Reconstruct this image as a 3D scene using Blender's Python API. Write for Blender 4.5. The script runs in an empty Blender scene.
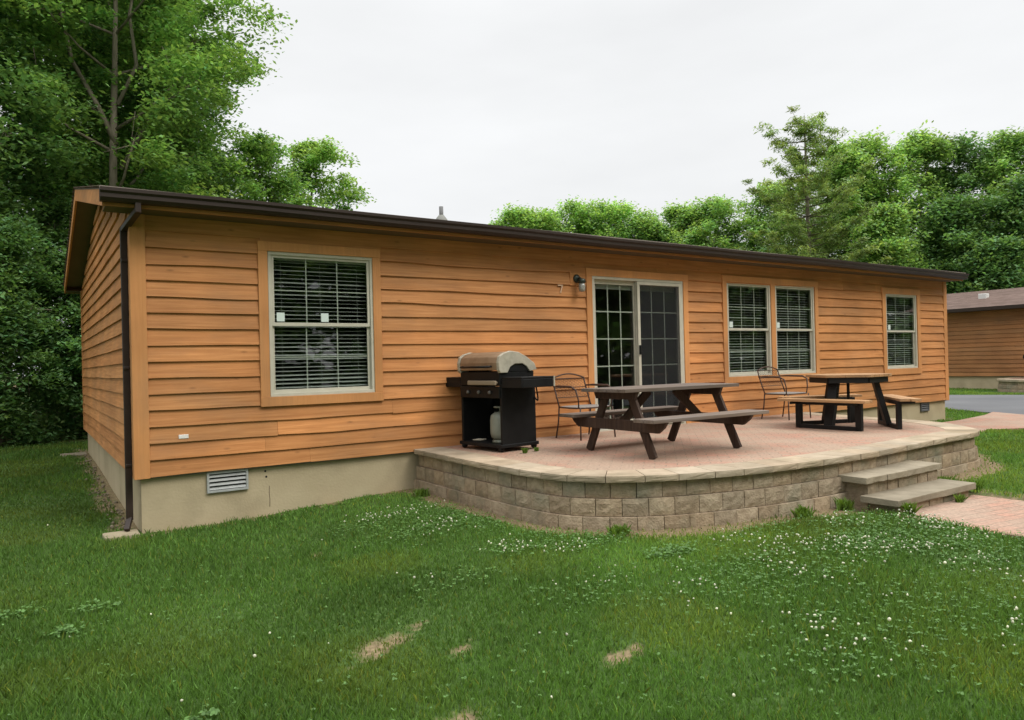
import bpy, math, random
import numpy as np
from mathutils import Vector, Matrix
random.seed(11); rng = np.random.default_rng(11)
R = math.radians
scene = bpy.context.scene
col = scene.collection

# ------------------------------------------------------------------ camera
cam_data = bpy.data.cameras.new('camera')
cam = bpy.data.objects.new('camera', cam_data); col.objects.link(cam)
cam_data.sensor_width = 36; cam_data.lens = 723.28 / 1024 * 36
cam_data.clip_start = 0.05; cam_data.clip_end = 2000
yaw, pitch, roll = 0.5887, 0.0044, -0.0245
fwd = Vector((math.sin(yaw)*math.cos(pitch), math.cos(yaw)*math.cos(pitch), math.sin(pitch)))
rt = Vector((math.cos(yaw), -math.sin(yaw), 0)); up = rt.cross(fwd)
r2 = rt*math.cos(roll) + up*math.sin(roll); u2 = -rt*math.sin(roll) + up*math.cos(roll)
CAM = Vector((-0.854, -7.831, 1.021))
cam.matrix_world = Matrix(((r2.x, u2.x, -fwd.x, CAM.x), (r2.y, u2.y, -fwd.y, CAM.y), (r2.z, u2.z, -fwd.z, CAM.z), (0, 0, 0, 1)))
scene.camera = cam

# ------------------------------------------------------------------ sky, sun, exposure
world = bpy.data.worlds.new('World'); scene.world = world; world.use_nodes = True
nt = world.node_tree; nt.nodes.clear()
N = nt.nodes.new; Lk = nt.links.new
out = N('ShaderNodeOutputWorld'); bg = N('ShaderNodeBackground'); bg2 = N('ShaderNodeBackground'); add = N('ShaderNodeAddShader')
sky = N('ShaderNodeTexSky'); sky.sky_type = 'NISHITA'; sky.sun_disc = False
SUN_EL, SUN_ROT = R(47), R(155)
sky.sun_elevation = SUN_EL; sky.sun_rotation = SUN_ROT
hs = N('ShaderNodeHueSaturation'); hs.inputs['Saturation'].default_value = 0.25
Lk(sky.outputs[0], hs.inputs['Color']); Lk(hs.outputs[0], bg.inputs[0]); bg.inputs[1].default_value = 0.02
tc = N('ShaderNodeTexCoord'); sep = N('ShaderNodeSeparateXYZ'); Lk(tc.outputs['Generated'], sep.inputs[0])
ramp = N('ShaderNodeMapRange'); ramp.inputs[1].default_value = .40; ramp.inputs[2].default_value = 1; ramp.interpolation_type = 'SMOOTHSTEP'
ramp.inputs[3].default_value = 0.71; ramp.inputs[4].default_value = 2.5       # overcast: zenith about 3x the horizon
Lk(sep.outputs[2], ramp.inputs[0])
no = N('ShaderNodeTexNoise'); no.inputs['Scale'].default_value = 2.6; no.inputs['Detail'].default_value = 4
mp = N('ShaderNodeMapping'); mp.inputs['Scale'].default_value = (1, 1, 3.5); Lk(tc.outputs['Generated'], mp.inputs[0]); Lk(mp.outputs[0], no.inputs[0])
cm = N('ShaderNodeMapRange'); cm.inputs[1].default_value = .3; cm.inputs[2].default_value = .7; cm.inputs[3].default_value = .93; cm.inputs[4].default_value = 1.04
Lk(no.outputs[0], cm.inputs[0])
mul = N('ShaderNodeMath'); mul.operation = 'MULTIPLY'; Lk(ramp.outputs[0], mul.inputs[0]); Lk(cm.outputs[0], mul.inputs[1])
bg2.inputs[0].default_value = (0.985, 0.995, 1.0, 1); Lk(mul.outputs[0], bg2.inputs[1])
Lk(bg.outputs[0], add.inputs[0]); Lk(bg2.outputs[0], add.inputs[1]); Lk(add.outputs[0], out.inputs[0])

sl = bpy.data.lights.new('sun', 'SUN'); sl.energy = 1.35; sl.angle = R(24); sl.color = (1, .95, .86)
so = bpy.data.objects.new('sun', sl); col.objects.link(so)
sd = Vector((math.sin(SUN_ROT)*math.cos(SUN_EL), math.cos(SUN_ROT)*math.cos(SUN_EL), math.sin(SUN_EL)))
so.rotation_euler = sd.to_track_quat('Z', 'Y').to_euler(); so.location = (0, -10, 20)

scene.view_settings.view_transform = 'Standard'; scene.view_settings.look = 'None'
scene.view_settings.exposure = 0.25; scene.view_settings.gamma = 1; scene.view_settings.use_curve_mapping = False
scene.cycles.max_bounces = 8; scene.cycles.transparent_max_bounces = 12
scene.cycles.diffuse_bounces = 5; scene.cycles.glossy_bounces = 3; scene.cycles.transmission_bounces = 4
scene.cycles.use_denoising = True

# ------------------------------------------------------------------ materials
def new_mat(name):
    m = bpy.data.materials.new(name); m.use_nodes = True
    return m, m.node_tree, m.node_tree.nodes['Principled BSDF']
def mat(name, c1, c2=None, scale=(4, 4, 4), rough=.6, spec=.3, metal=0, bump=0, bscale=None, detail=6, attr=None, lo=.3, hi=.7, dirt=None, dirt_scale=1.2, dirt_lo=.55, dirt_hi=.8):
    m, t, b = new_mat(name); n = t.nodes.new; l = t.links.new
    b.inputs['Roughness'].default_value = rough; b.inputs['Specular IOR Level'].default_value = spec; b.inputs['Metallic'].default_value = metal
    tcn = n('ShaderNodeTexCoord'); mpn = n('ShaderNodeMapping'); mpn.inputs['Scale'].default_value = scale; l(tcn.outputs['Object'], mpn.inputs[0])
    c = None
    if c2:
        nz = n('ShaderNodeTexNoise'); nz.inputs['Scale'].default_value = 1; nz.inputs['Detail'].default_value = detail; l(mpn.outputs[0], nz.inputs[0])
        r = n('ShaderNodeValToRGB'); r.color_ramp.elements[0].position = lo; r.color_ramp.elements[1].position = hi
        r.color_ramp.elements[0].color = (*c1, 1); r.color_ramp.elements[1].color = (*c2, 1); l(nz.outputs[0], r.inputs[0]); c = r.outputs[0]
    else:
        rg = n('ShaderNodeRGB'); rg.outputs[0].default_value = (*c1, 1); c = rg.outputs[0]
    if dirt:
        nz2 = n('ShaderNodeTexNoise'); nz2.inputs['Scale'].default_value = dirt_scale; nz2.inputs['Detail'].default_value = 5; l(tcn.outputs['Object'], nz2.inputs[0])
        mr = n('ShaderNodeMapRange'); mr.inputs[1].default_value = dirt_lo; mr.inputs[2].default_value = dirt_hi; l(nz2.outputs[0], mr.inputs[0])
        mx = n('ShaderNodeMix'); mx.data_type = 'RGBA'; l(mr.outputs[0], mx.inputs[0]); l(c, mx.inputs[6]); mx.inputs[7].default_value = (*dirt, 1); c = mx.outputs[2]
    if attr:
        a = n('ShaderNodeAttribute'); a.attribute_name = 'tint'
        mx = n('ShaderNodeMix'); mx.data_type = 'RGBA'; mx.blend_type = 'MULTIPLY'; mx.inputs[0].default_value = 1; l(c, mx.inputs[6]); l(a.outputs['Color'], mx.inputs[7]); c = mx.outputs[2]
    l(c, b.inputs['Base Color'])
    if bump:
        nb = n('ShaderNodeTexNoise'); nb.inputs['Scale'].default_value = 1; nb.inputs['Detail'].default_value = 6
        mb = n('ShaderNodeMapping'); mb.inputs['Scale'].default_value = bscale or scale; l(tcn.outputs['Object'], mb.inputs[0]); l(mb.outputs[0], nb.inputs[0])
        bp = n('ShaderNodeBump'); bp.inputs['Strength'].default_value = 1; bp.inputs['Distance'].default_value = bump; l(nb.outputs[0], bp.inputs['Height']); l(bp.outputs[0], b.inputs['Normal'])
    return m

def wood_mat(name, base, dark, stretch, knots=True, rough=.62):
    """stained cedar: grain along `stretch` axis, knots, slow colour drift, per-board tint"""
    m, t, b = new_mat(name); n = t.nodes.new; l = t.links.new
    b.inputs['Roughness'].default_value = rough; b.inputs['Specular IOR Level'].default_value = .25
    tcn = n('ShaderNodeTexCoord')
    s = [38, 38, 38]; s['xyz'.index(stretch)] = 1.6
    mpn = n('ShaderNodeMapping'); mpn.inputs['Scale'].default_value = s; l(tcn.outputs['Object'], mpn.inputs[0])
    g = n('ShaderNodeTexNoise'); g.inputs['Scale'].default_value = 1; g.inputs['Detail'].default_value = 7; g.inputs['Distortion'].default_value = .5; l(mpn.outputs[0], g.inputs[0])
    r = n('ShaderNodeValToRGB'); e = r.color_ramp.elements; e[0].position = .28; e[1].position = .72; e[0].color = (*dark, 1); e[1].color = (*base, 1); l(g.outputs[0], r.inputs[0])
    big = n('ShaderNodeTexNoise'); big.inputs['Scale'].default_value = 1.1; big.inputs['Detail'].default_value = 5; l(tcn.outputs['Object'], big.inputs[0])
    br = n('ShaderNodeMapRange'); br.inputs[1].default_value = .3; br.inputs[2].default_value = .7; br.inputs[3].default_value = .8; br.inputs[4].default_value = 1.16; l(big.outputs[0], br.inputs[0])
    mx = n('ShaderNodeMix'); mx.data_type = 'RGBA'; mx.blend_type = 'MULTIPLY'; mx.inputs[0].default_value = 1; l(r.outputs[0], mx.inputs[6]); l(br.outputs[0], mx.inputs[7]); c = mx.outputs[2]
    if knots:
        s2 = [7, 7, 7]; s2['xyz'.index(stretch)] = 2.6
        mk = n('ShaderNodeMapping'); mk.inputs['Scale'].default_value = s2; l(tcn.outputs['Object'], mk.inputs[0])
        v = n('ShaderNodeTexVoronoi'); v.inputs['Scale'].default_value = 1; l(mk.outputs[0], v.inputs[0])
        kr = n('ShaderNodeMapRange'); kr.inputs[1].default_value = .02; kr.inputs[2].default_value = .12; kr.inputs[3].default_value = .62; kr.inputs[4].default_value = 1; l(v.outputs['Distance'], kr.inputs[0])
        mx = n('ShaderNodeMix'); mx.data_type = 'RGBA'; mx.blend_type = 'MULTIPLY'; mx.inputs[0].default_value = 1; l(c, mx.inputs[6]); l(kr.outputs[0], mx.inputs[7]); c = mx.outputs[2]
    s3 = [2.4, 2.4, 2.4]; s3['xyz'.index(stretch)] = .8              # greyed, weathered streaks
    mw = n('ShaderNodeMapping'); mw.inputs['Scale'].default_value = s3; mw.inputs['Location'].default_value = (7, 3, 5); l(tcn.outputs['Object'], mw.inputs[0])
    wn = n('ShaderNodeTexNoise'); wn.inputs['Scale'].default_value = 1; wn.inputs['Detail'].default_value = 8; wn.inputs['Roughness'].default_value = .65; l(mw.outputs[0], wn.inputs[0])
    wr = n('ShaderNodeMapRange'); wr.inputs[1].default_value = .50; wr.inputs[2].default_value = .78; wr.inputs[4].default_value = .55; l(wn.outputs[0], wr.inputs[0])
    mx = n('ShaderNodeMix'); mx.data_type = 'RGBA'; l(wr.outputs[0], mx.inputs[0]); l(c, mx.inputs[6]); mx.inputs[7].default_value = (base[0]*.55, base[1]*.68, base[2]*.95, 1); c = mx.outputs[2]
    a = n('ShaderNodeAttribute'); a.attribute_name = 'tint'
    mx = n('ShaderNodeMix'); mx.data_type = 'RGBA'; mx.blend_type = 'MULTIPLY'; mx.inputs[0].default_value = 1; l(c, mx.inputs[6]); l(a.outputs['Color'], mx.inputs[7]); c = mx.outputs[2]
    l(c, b.inputs['Base Color'])
    bp = n('ShaderNodeBump'); bp.inputs['Distance'].default_value = .004; bp.inputs['Strength'].default_value = .8; l(g.outputs[0], bp.inputs['Height']); l(bp.outputs[0], b.inputs['Normal'])
    return m

def leaf_mat(name, c, trans=.35, rough=.5):
    m, t, b = new_mat(name); n = t.nodes.new; l = t.links.new
    a = n('ShaderNodeAttribute'); a.attribute_name = 'tint'
    mx = n('ShaderNodeMix'); mx.data_type = 'RGBA'; mx.blend_type = 'MULTIPLY'; mx.inputs[0].default_value = 1
    mx.inputs[6].default_value = (*c, 1); l(a.outputs['Color'], mx.inputs[7]); l(mx.outputs[2], b.inputs['Base Color'])
    b.inputs['Roughness'].default_value = rough; b.inputs['Specular IOR Level'].default_value = .3
    tr = n('ShaderNodeBsdfTranslucent'); m2 = n('ShaderNodeMix'); m2.data_type = 'RGBA'; m2.blend_type = 'MULTIPLY'; m2.inputs[0].default_value = 1
    l(mx.outputs[2], m2.inputs[6]); m2.inputs[7].default_value = (1.35, 1.35, .7, 1); l(m2.outputs[2], tr.inputs[0])
    ms = n('ShaderNodeMixShader'); ms.inputs[0].default_value = trans; l(b.outputs[0], ms.inputs[1]); l(tr.outputs[0], ms.inputs[2])
    l(ms.outputs[0], t.nodes['Material Output'].inputs[0])
    return m

def glass_mat(name, tint=(1, 1, 1), refl=1.0):
    m = bpy.data.materials.new(name); m.use_nodes = True; t = m.node_tree; t.nodes.clear(); n = t.nodes.new; l = t.links.new
    o = n('ShaderNodeOutputMaterial'); tr = n('ShaderNodeBsdfTransparent'); tr.inputs[0].default_value = (*tint, 1)
    gl = n('ShaderNodeBsdfGlossy'); gl.inputs['Roughness'].default_value = .015; gl.inputs[0].default_value = (1, 1, 1, 1)
    fr = n('ShaderNodeFresnel'); fr.inputs[0].default_value = 1.45
    mu = n('ShaderNodeMath'); mu.operation = 'MULTIPLY'; mu.inputs[1].default_value = refl
    ge = n('ShaderNodeNewGeometry'); inv = n('ShaderNodeMath'); inv.operation = 'SUBTRACT'; inv.inputs[0].default_value = 1; l(ge.outputs['Backfacing'], inv.inputs[1])
    m0 = n('ShaderNodeMath'); m0.operation = 'MULTIPLY'; l(fr.outputs[0], m0.inputs[0]); l(inv.outputs[0], m0.inputs[1]); l(m0.outputs[0], mu.inputs[0])
    nz = n('ShaderNodeTexNoise'); nz.inputs['Scale'].default_value = 1.6; tcn = n('ShaderNodeTexCoord'); l(tcn.outputs['Object'], nz.inputs[0])
    bp = n('ShaderNodeBump'); bp.inputs['Distance'].default_value = .0009; bp.inputs['Strength'].default_value = .5; l(nz.outputs[0], bp.inputs['Height']); l(bp.outputs[0], gl.inputs['Normal'])
    ms = n('ShaderNodeMixShader'); l(mu.outputs[0], ms.inputs[0]); l(tr.outputs[0], ms.inputs[1]); l(gl.outputs[0], ms.inputs[2]); l(ms.outputs[0], o.inputs[0])
    return m

def screen_mat(name):
    m = bpy.data.materials.new(name); m.use_nodes = True; t = m.node_tree; t.nodes.clear(); n = t.nodes.new; l = t.links.new
    o = n('ShaderNodeOutputMaterial'); tr = n('ShaderNodeBsdfTransparent'); df = n('ShaderNodeBsdfDiffuse'); df.inputs[0].default_value = (.045, .047, .05, 1)
    ms = n('ShaderNodeMixShader'); ms.inputs[0].default_value = .27; l(tr.outputs[0], ms.inputs[1]); l(df.outputs[0], ms.inputs[2]); l(ms.outputs[0], o.inputs[0]); return m
M = {}
CED, CEDD = (.58, .262, .097), (.41, .168, .055)
M['cedar_x'] = wood_mat('stained_cedar_siding', CED, CEDD, 'x')
M['cedar_y'] = wood_mat('stained_cedar_side_siding', CED, CEDD, 'y')
M['cedar_z'] = wood_mat('stained_cedar_trim', (.58, .266, .098), (.52, .23, .083), 'z', knots=False)
M['vinyl'] = mat('window_vinyl', (.47, .445, .36), (.54, .51, .42), rough=.4, scale=(9, 9, 9))
M['muntin'] = mat('window_grid', (.72, .71, .64), rough=.5)
M['glass'] = glass_mat('window_glass', (.82, .85, .83), 2.2)
M['blind'] = mat('window_blind', (.60, .60, .57), rough=.5)
M['sticker'] = mat('sticker_paper', (.62, .70, .66), rough=.6)
M['dark_room'] = mat('room_wall', (.24, .22, .19), rough=.9)
M['room_floor'] = mat('room_floor', (.12, .09, .07), rough=.8)
M['gutter'] = mat('brown_gutter_metal', (.028, .018, .014), (.038, .025, .02), scale=(2, 9, 9), rough=.45, spec=.3)
M['fascia'] = mat('brown_drip_edge', (.24, .20, .17), rough=.5)
M['soffit'] = mat('shaded_olive_soffit', (.10, .075, .042), (.125, .09, .052), rough=.7, scale=(3, 3, 3))  # brown darkened so the colour carries the shadow under the eave
M['shingle'] = mat('roof_shingle', (.13, .10, .085), (.21, .165, .14), scale=(6, 9, 9), rough=.95, bump=.01, bscale=(30, 30, 30))
M['foundation'] = mat('parged_foundation', (.40, .325, .205), (.48, .395, .26), scale=(1.4, 1.4, 2), rough=.9, bump=.003, bscale=(40, 40, 40), dirt=(.33, .27, .17), dirt_scale=1.8, dirt_lo=.5, dirt_hi=.75)
M['grey_metal'] = mat('grey_vent_metal', (.32, .33, .32), (.40, .41, .40), rough=.5, scale=(10, 10, 10))
M['dark_gap'] = mat('dark_opening', (.02, .02, .02), rough=.9)
M['white_plastic'] = mat('white_plastic', (.75, .72, .68), rough=.5)
M['black'] = mat('black_enamel', (.006, .006, .006), (.011, .011, .011), scale=(7, 7, 7), rough=.5, spec=.22)
M['black_steel'] = mat('black_painted_steel', (.008, .008, .008), (.014, .013, .013), scale=(8, 8, 8), rough=.5, spec=.25)
M['screen'] = screen_mat('door_screen_mesh')

# ------------------------------------------------------------------ mesh helpers
class MB:
    def __init__(s): s.v = []; s.f = []; s.t = []; s.cur = (1, 1, 1)
    def tint(s, k, hue=0): s.cur = (k*(1+hue), k, k*(1-hue)); return s
    def poly(s, pts, faces):
        o = len(s.v); s.v += [tuple(p) for p in pts]; s.t += [s.cur]*len(pts); s.f += [tuple(i+o for i in f) for f in faces]; return s
    def box(s, a, b):
        x0, y0, z0 = [min(p, q) for p, q in zip(a, b)]; x1, y1, z1 = [max(p, q) for p, q in zip(a, b)]
        return s.poly([(x0,y0,z0),(x1,y0,z0),(x1,y1,z0),(x0,y1,z0),(x0,y0,z1),(x1,y0,z1),(x1,y1,z1),(x0,y1,z1)],
                      [(3,2,1,0),(4,5,6,7),(0,1,5,4),(1,2,6,5),(2,3,7,6),(3,0,4,7)])
    def obox(s, c, ax, ay, az, hx, hy, hz):
        c = Vector(c); ax = Vector(ax).normalized(); ay = Vector(ay).normalized(); az = Vector(az).normalized()
        P = [c + ax*hx*i + ay*hy*j + az*hz*k for k in (-1, 1) for j in (-1, 1) for i in (-1, 1)]
        return s.poly(P, [(0,2,3,1),(4,5,7,6),(0,1,5,4),(1,3,7,5),(3,2,6,7),(2,0,4,6)])
    def bar(s, p, q, w, h, upv=(0, 0, 1)):
        p, q = Vector(p), Vector(q); d = (q-p); L = d.length; d.normalize(); u = Vector(upv)
        sx = d.cross(u)
        if sx.length < 1e-4: sx = d.cross(Vector((1, 0, 0)))
        sx.normalize(); u = sx.cross(d)
        return s.obox((p+q)/2, d, sx, u, L/2, w/2, h/2)
    def tube(s, pts, r, n=8, cap=True):
        pts = [Vector(p) for p in pts]; k = len(pts); rr = r if isinstance(r, (list, tuple)) else [r]*k
        o = len(s.v); nrm = None
        for i, p in enumerate(pts):
            d = (pts[min(i+1, k-1)] - pts[max(i-1, 0)]).normalized()
            if nrm is None:
                nrm = d.cross(Vector((0, 0, 1)))
                if nrm.length < 1e-3: nrm = d.cross(Vector((1, 0, 0)))
            nrm = (nrm - d*nrm.dot(d)).normalized(); b = d.cross(nrm)
            for j in range(n):
                a = 2*math.pi*j/n; s.v.append(tuple(p + (nrm*math.cos(a) + b*math.sin(a))*rr[i])); s.t.append(s.cur)
        for i in range(k-1):
            for j in range(n):
                a, b_ = o+i*n+j, o+i*n+(j+1) % n
                s.f.append((a, b_, b_+n, a+n))
        if cap:
            s.f.append(tuple(o+j for j in reversed(range(n)))); s.f.append(tuple(o+(k-1)*n+j for j in range(n)))
        return s
    def lathe(s, prof, c=(0, 0, 0), n=20, axis='z'):
        o = len(s.v); c = Vector(c)
        for r, h in prof:
            for j in range(n):
                a = 2*math.pi*j/n; x, y = r*math.cos(a), r*math.sin(a)
                p = (x, y, h) if axis == 'z' else ((x, h, y) if axis == 'y' else (h, x, y))
                s.v.append(tuple(c+Vector(p))); s.t.append(s.cur)
        for i in range(len(prof)-1):
            for j in range(n):
                a, b_ = o+i*n+j, o+i*n+(j+1) % n; s.f.append((a, b_, b_+n, a+n))
        s.f.append(tuple(o+j for j in range(n))); s.f.append(tuple(o+(len(prof)-1)*n+j for j in range(n)))
        return s
    def prism(s, outline, a, b, axis='y'):
        """outline of 2-D points extruded along an axis from a to b"""
        def P(u, v, w): return {'y': (u, w, v), 'x': (w, u, v), 'z': (u, v, w)}[axis]
        n = len(outline)
        return s.poly([P(u, v, a) for u, v in outline] + [P(u, v, b) for u, v in outline],
                      [tuple(range(n)), tuple(range(2*n-1, n-1, -1))] + [(i, (i+1) % n, (i+1) % n+n, i+n) for i in range(n)])
    def build(s, name, m, parent=None, bevel=0, smooth=False, loc=None):
        me = bpy.data.meshes.new(name); me.from_pydata(s.v, [], s.f); me.materials.append(m)
        a = me.color_attributes.new('tint', 'FLOAT_COLOR', 'POINT')
        a.data.foreach_set('color', np.array([(*t, 1) for t in s.t], dtype=np.float32).ravel())
        import bmesh as _b
        bm = _b.new(); bm.from_mesh(me); _b.ops.recalc_face_normals(bm, faces=bm.faces); bm.to_mesh(me); bm.free()
        if smooth: me.polygons.foreach_set('use_smooth', [True]*len(me.polygons))
        o = bpy.data.objects.new(name, me); col.objects.link(o)
        if parent: o.parent = parent
        if loc: o.location = loc
        if bevel:
            bv = o.modifiers.new('bevel', 'BEVEL'); bv.width = bevel; bv.segments = 2; bv.limit_method = 'ANGLE'; bv.angle_limit = R(40); bv.harden_normals = False
        return o
def tag(o, label=None, cat=None, group=None, kind=None):
    for k, v in (('label', label), ('category', cat), ('group', group), ('kind', kind)):
        if v: o[k] = v
    return o
def empty(name, loc=(0, 0, 0), rz=0):
    o = bpy.data.objects.new(name, None); col.objects.link(o); o.location = loc; o.rotation_euler = (0, 0, rz); o.empty_display_size = .2
    return o
def copy_tree(o, parent=None):
    c = o.copy(); col.objects.link(c); c.parent = parent
    for ch in list(o.children): copy_tree(ch, c)
    return c
def np_mesh(name, verts, faces_n, per, tint, m, parent=None):
    """fast mesh: verts (K*per,3), K faces of `per` verts each"""
    me = bpy.data.meshes.new(name); nv = len(verts); K = nv//per if faces_n is None else len(faces_n)
    me.vertices.add(nv); me.vertices.foreach_set('co', np.asarray(verts, np.float32).ravel())
    idx = np.arange(nv, dtype=np.int32) if faces_n is None else np.asarray(faces_n, np.int32).ravel()
    me.loops.add(len(idx)); me.loops.foreach_set('vertex_index', idx)
    me.polygons.add(K); me.polygons.foreach_set('loop_start', np.arange(K, dtype=np.int32)*per)
    try: me.polygons.foreach_set('loop_total', np.full(K, per, dtype=np.int32))
    except Exception: pass
    me.update(calc_edges=True)
    a = me.color_attributes.new('tint', 'FLOAT_COLOR', 'POINT')
    a.data.foreach_set('color', np.concatenate([tint, np.ones((nv, 1))], 1).astype(np.float32).ravel())
    me.materials.append(m)
    o = bpy.data.objects.new(name, me); col.objects.link(o)
    if parent: o.parent = parent
    return o
def vnoise(x, y, s, seed=0):
    """2-D value noise, 0..1"""
    x = np.asarray(x)*s+seed*17.3; y = np.asarray(y)*s+seed*9.1
    xi = np.floor(x).astype(int); yi = np.floor(y).astype(int); fx = x-xi; fy = y-yi; fx = fx*fx*(3-2*fx); fy = fy*fy*(3-2*fy)
    def h(a, b): v = np.sin(a*127.1+b*311.7+seed*74.7)*43758.5453; return v-np.floor(v)
    return (h(xi, yi)*(1-fx)+h(xi+1, yi)*fx)*(1-fy)+(h(xi, yi+1)*(1-fx)+h(xi+1, yi+1)*fx)*fy
def sstep(a, b, x): t = np.clip((np.asarray(x, float)-a)/(b-a), 0, 1); return t*t*(3-2*t)
def inpoly(px, py, poly):
    r = np.zeros(len(px), bool); n = len(poly)
    for i in range(n):
        x0, y0 = poly[i]; x1, y1 = poly[(i+1) % n]
        c = ((y0 > py) != (y1 > py)); xx = (x1-x0)*(py-y0)/((y1-y0) if y1 != y0 else 1e-9)+x0; r ^= c & (px < xx)
    return r

# ------------------------------------------------------------------ layout outlines
L_H, D_H = 15.70, 7.80                      # house footprint
def catmull(P, n=8):
    o = []
    for i in range(len(P)-1):
        p0, p1, p2, p3 = P[max(i-1, 0)], P[i], P[i+1], P[min(i+2, len(P)-1)]
        for k in range(n):
            t = k/n; o.append(tuple(.5*((2*p1[j])+(-p0[j]+p2[j])*t+(2*p0[j]-5*p1[j]+4*p2[j]-p3[j])*t*t+(-p0[j]+3*p1[j]-3*p2[j]+p3[j])*t**3) for j in (0, 1)))
    o.append(P[-1]); return o
PAT = catmull([(2.92, -.03), (2.91, -.8), (2.90, -1.5), (2.91, -2.05), (2.95, -2.5), (3.05, -2.85), (3.3, -3.15), (3.68, -3.38), (4.2, -3.56), (4.8, -3.68), (5.5, -3.74), (6.3, -3.74), (7.2, -3.68), (8.0, -3.62),
               (8.6, -3.6), (9.0, -3.54), (9.35, -3.32), (9.65, -3.0), (9.92, -2.65), (10.1, -2.2), (10.2, -1.6), (10.35, -.9), (10.6, -.03)])
PATH = [(5.72, -4.24), (7.24, -4.24), (7.26, -4.75), (7.5, -6.2), (7.9, -9), (8.3, -14), (6.6, -14), (6.1, -9), (5.75, -6.2), (5.62, -5.2)]
PATH2 = [(9.9, -1.2), (12.2, -1.15), (14.0, -.55), (15.0, -.55), (16.6, -.35), (17.6, -.1), (16.4, -2.3), (14.6, -2.3), (13.4, -1.8), (11.9, -2.1), (10.0, -2.6)]
ROAD = [(18.4, 1.35), (17.6, -.1), (16.4, -2.3), (15.0, -7), (13.8, -16), (12, -60), (21, -60), (24, -16), (25.7, -2), (25.6, 2.3), (24.6, 4.3), (23.5, 9), (22.5, 20), (19.5, 60), (14, 60), (19, 20), (19.3, 6)]
SOIL = [(.76, -4.02, .27, .075, .5), (1.66, -5.02, .10, .05, .2), (.60, -5.10, .22, .08, .4), (1.08, -4.38, .10, .04, .4), (1.1, -1.9, .04, .04, 0), (1.2, -6.0, .25, .06, .3)]

def gz(x, y):
    x = np.asarray(x, float); y = np.asarray(y, float)
    z = -.555 + .125*sstep(.3, 3.2, x) + .05*sstep(6.5, 10, x) + .10*sstep(0, 6, y)*(1-sstep(-.5, 3, x)) - .05*sstep(-3.5, -8, y)*0
    z = z - .06*sstep(-4.2, -6.5, y)*sstep(0, 4, x)
    z = z + .02*(vnoise(x, y, .6, 3)-.5) + .012*(vnoise(x, y, 2.2, 4)-.5)
    far = sstep(6.5, 9.5, np.hypot(x-6, y*.7))
    return z*(1-far) + (-.425+.03*(vnoise(x, y, .35, 3)-.5))*far
def gzs(x, y): return float(gz(np.array([x]), np.array([y]))[0])
def pat_dist(x, y):
    """distance to the patio outline"""
    P = np.array(PAT); d = np.full(np.shape(x), 1e9)
    for a, b in zip(P[:-1], P[1:]):
        ab = b-a; t = np.clip(((x-a[0])*ab[0]+(y-a[1])*ab[1])/(ab@ab), 0, 1); d = np.minimum(d, np.hypot(x-a[0]-t*ab[0], y-a[1]-t*ab[1]))
    return d
def bare(x, y):
    """0..1 how bare the soil is"""
    b = np.zeros(np.shape(x))
    for cx, cy, a, c, an in SOIL:
        u = (x-cx)*math.cos(an)+(y-cy)*math.sin(an); v = -(x-cx)*math.sin(an)+(y-cy)*math.cos(an)
        b = np.maximum(b, .80*sstep(2.0, .2, np.hypot(u/a, v/c)+.9*(vnoise(x, y, 13, 5)-.5)+.5*(vnoise(x, y, 40, 6)-.5)))
    d = pat_dist(x, y); w = .10+.17*vnoise(x, y, 1.3, 6)+.10*(x > 3.3)
    b = np.maximum(b, .85*sstep(w*1.5, w*.5, d+.06*(vnoise(x, y, 9, 7)-.5)))
    b = np.maximum(b, .7*sstep(.16, .03, np.abs(y+.02))*(x > -.2)*(x < 16)*(vnoise(x, y, 3, 8) > .35))
    b = np.maximum(b, .6*sstep(-.26, -.10, x+.2*(vnoise(x, y, 2.5, 9)-.5))*(x < .1)*(y > .3)*(y < 8.5))
    b = np.maximum(b, .55*sstep(.2, .03, np.abs((x-7.35)*.9+(y+4.6)*-.05))*(y > -5.2)*(y < -3.9))
    b = np.maximum(b, sstep(9.2, 10.6, y)*(x < 3)*.8*vnoise(x, y, .7, 2))
    return b

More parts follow.
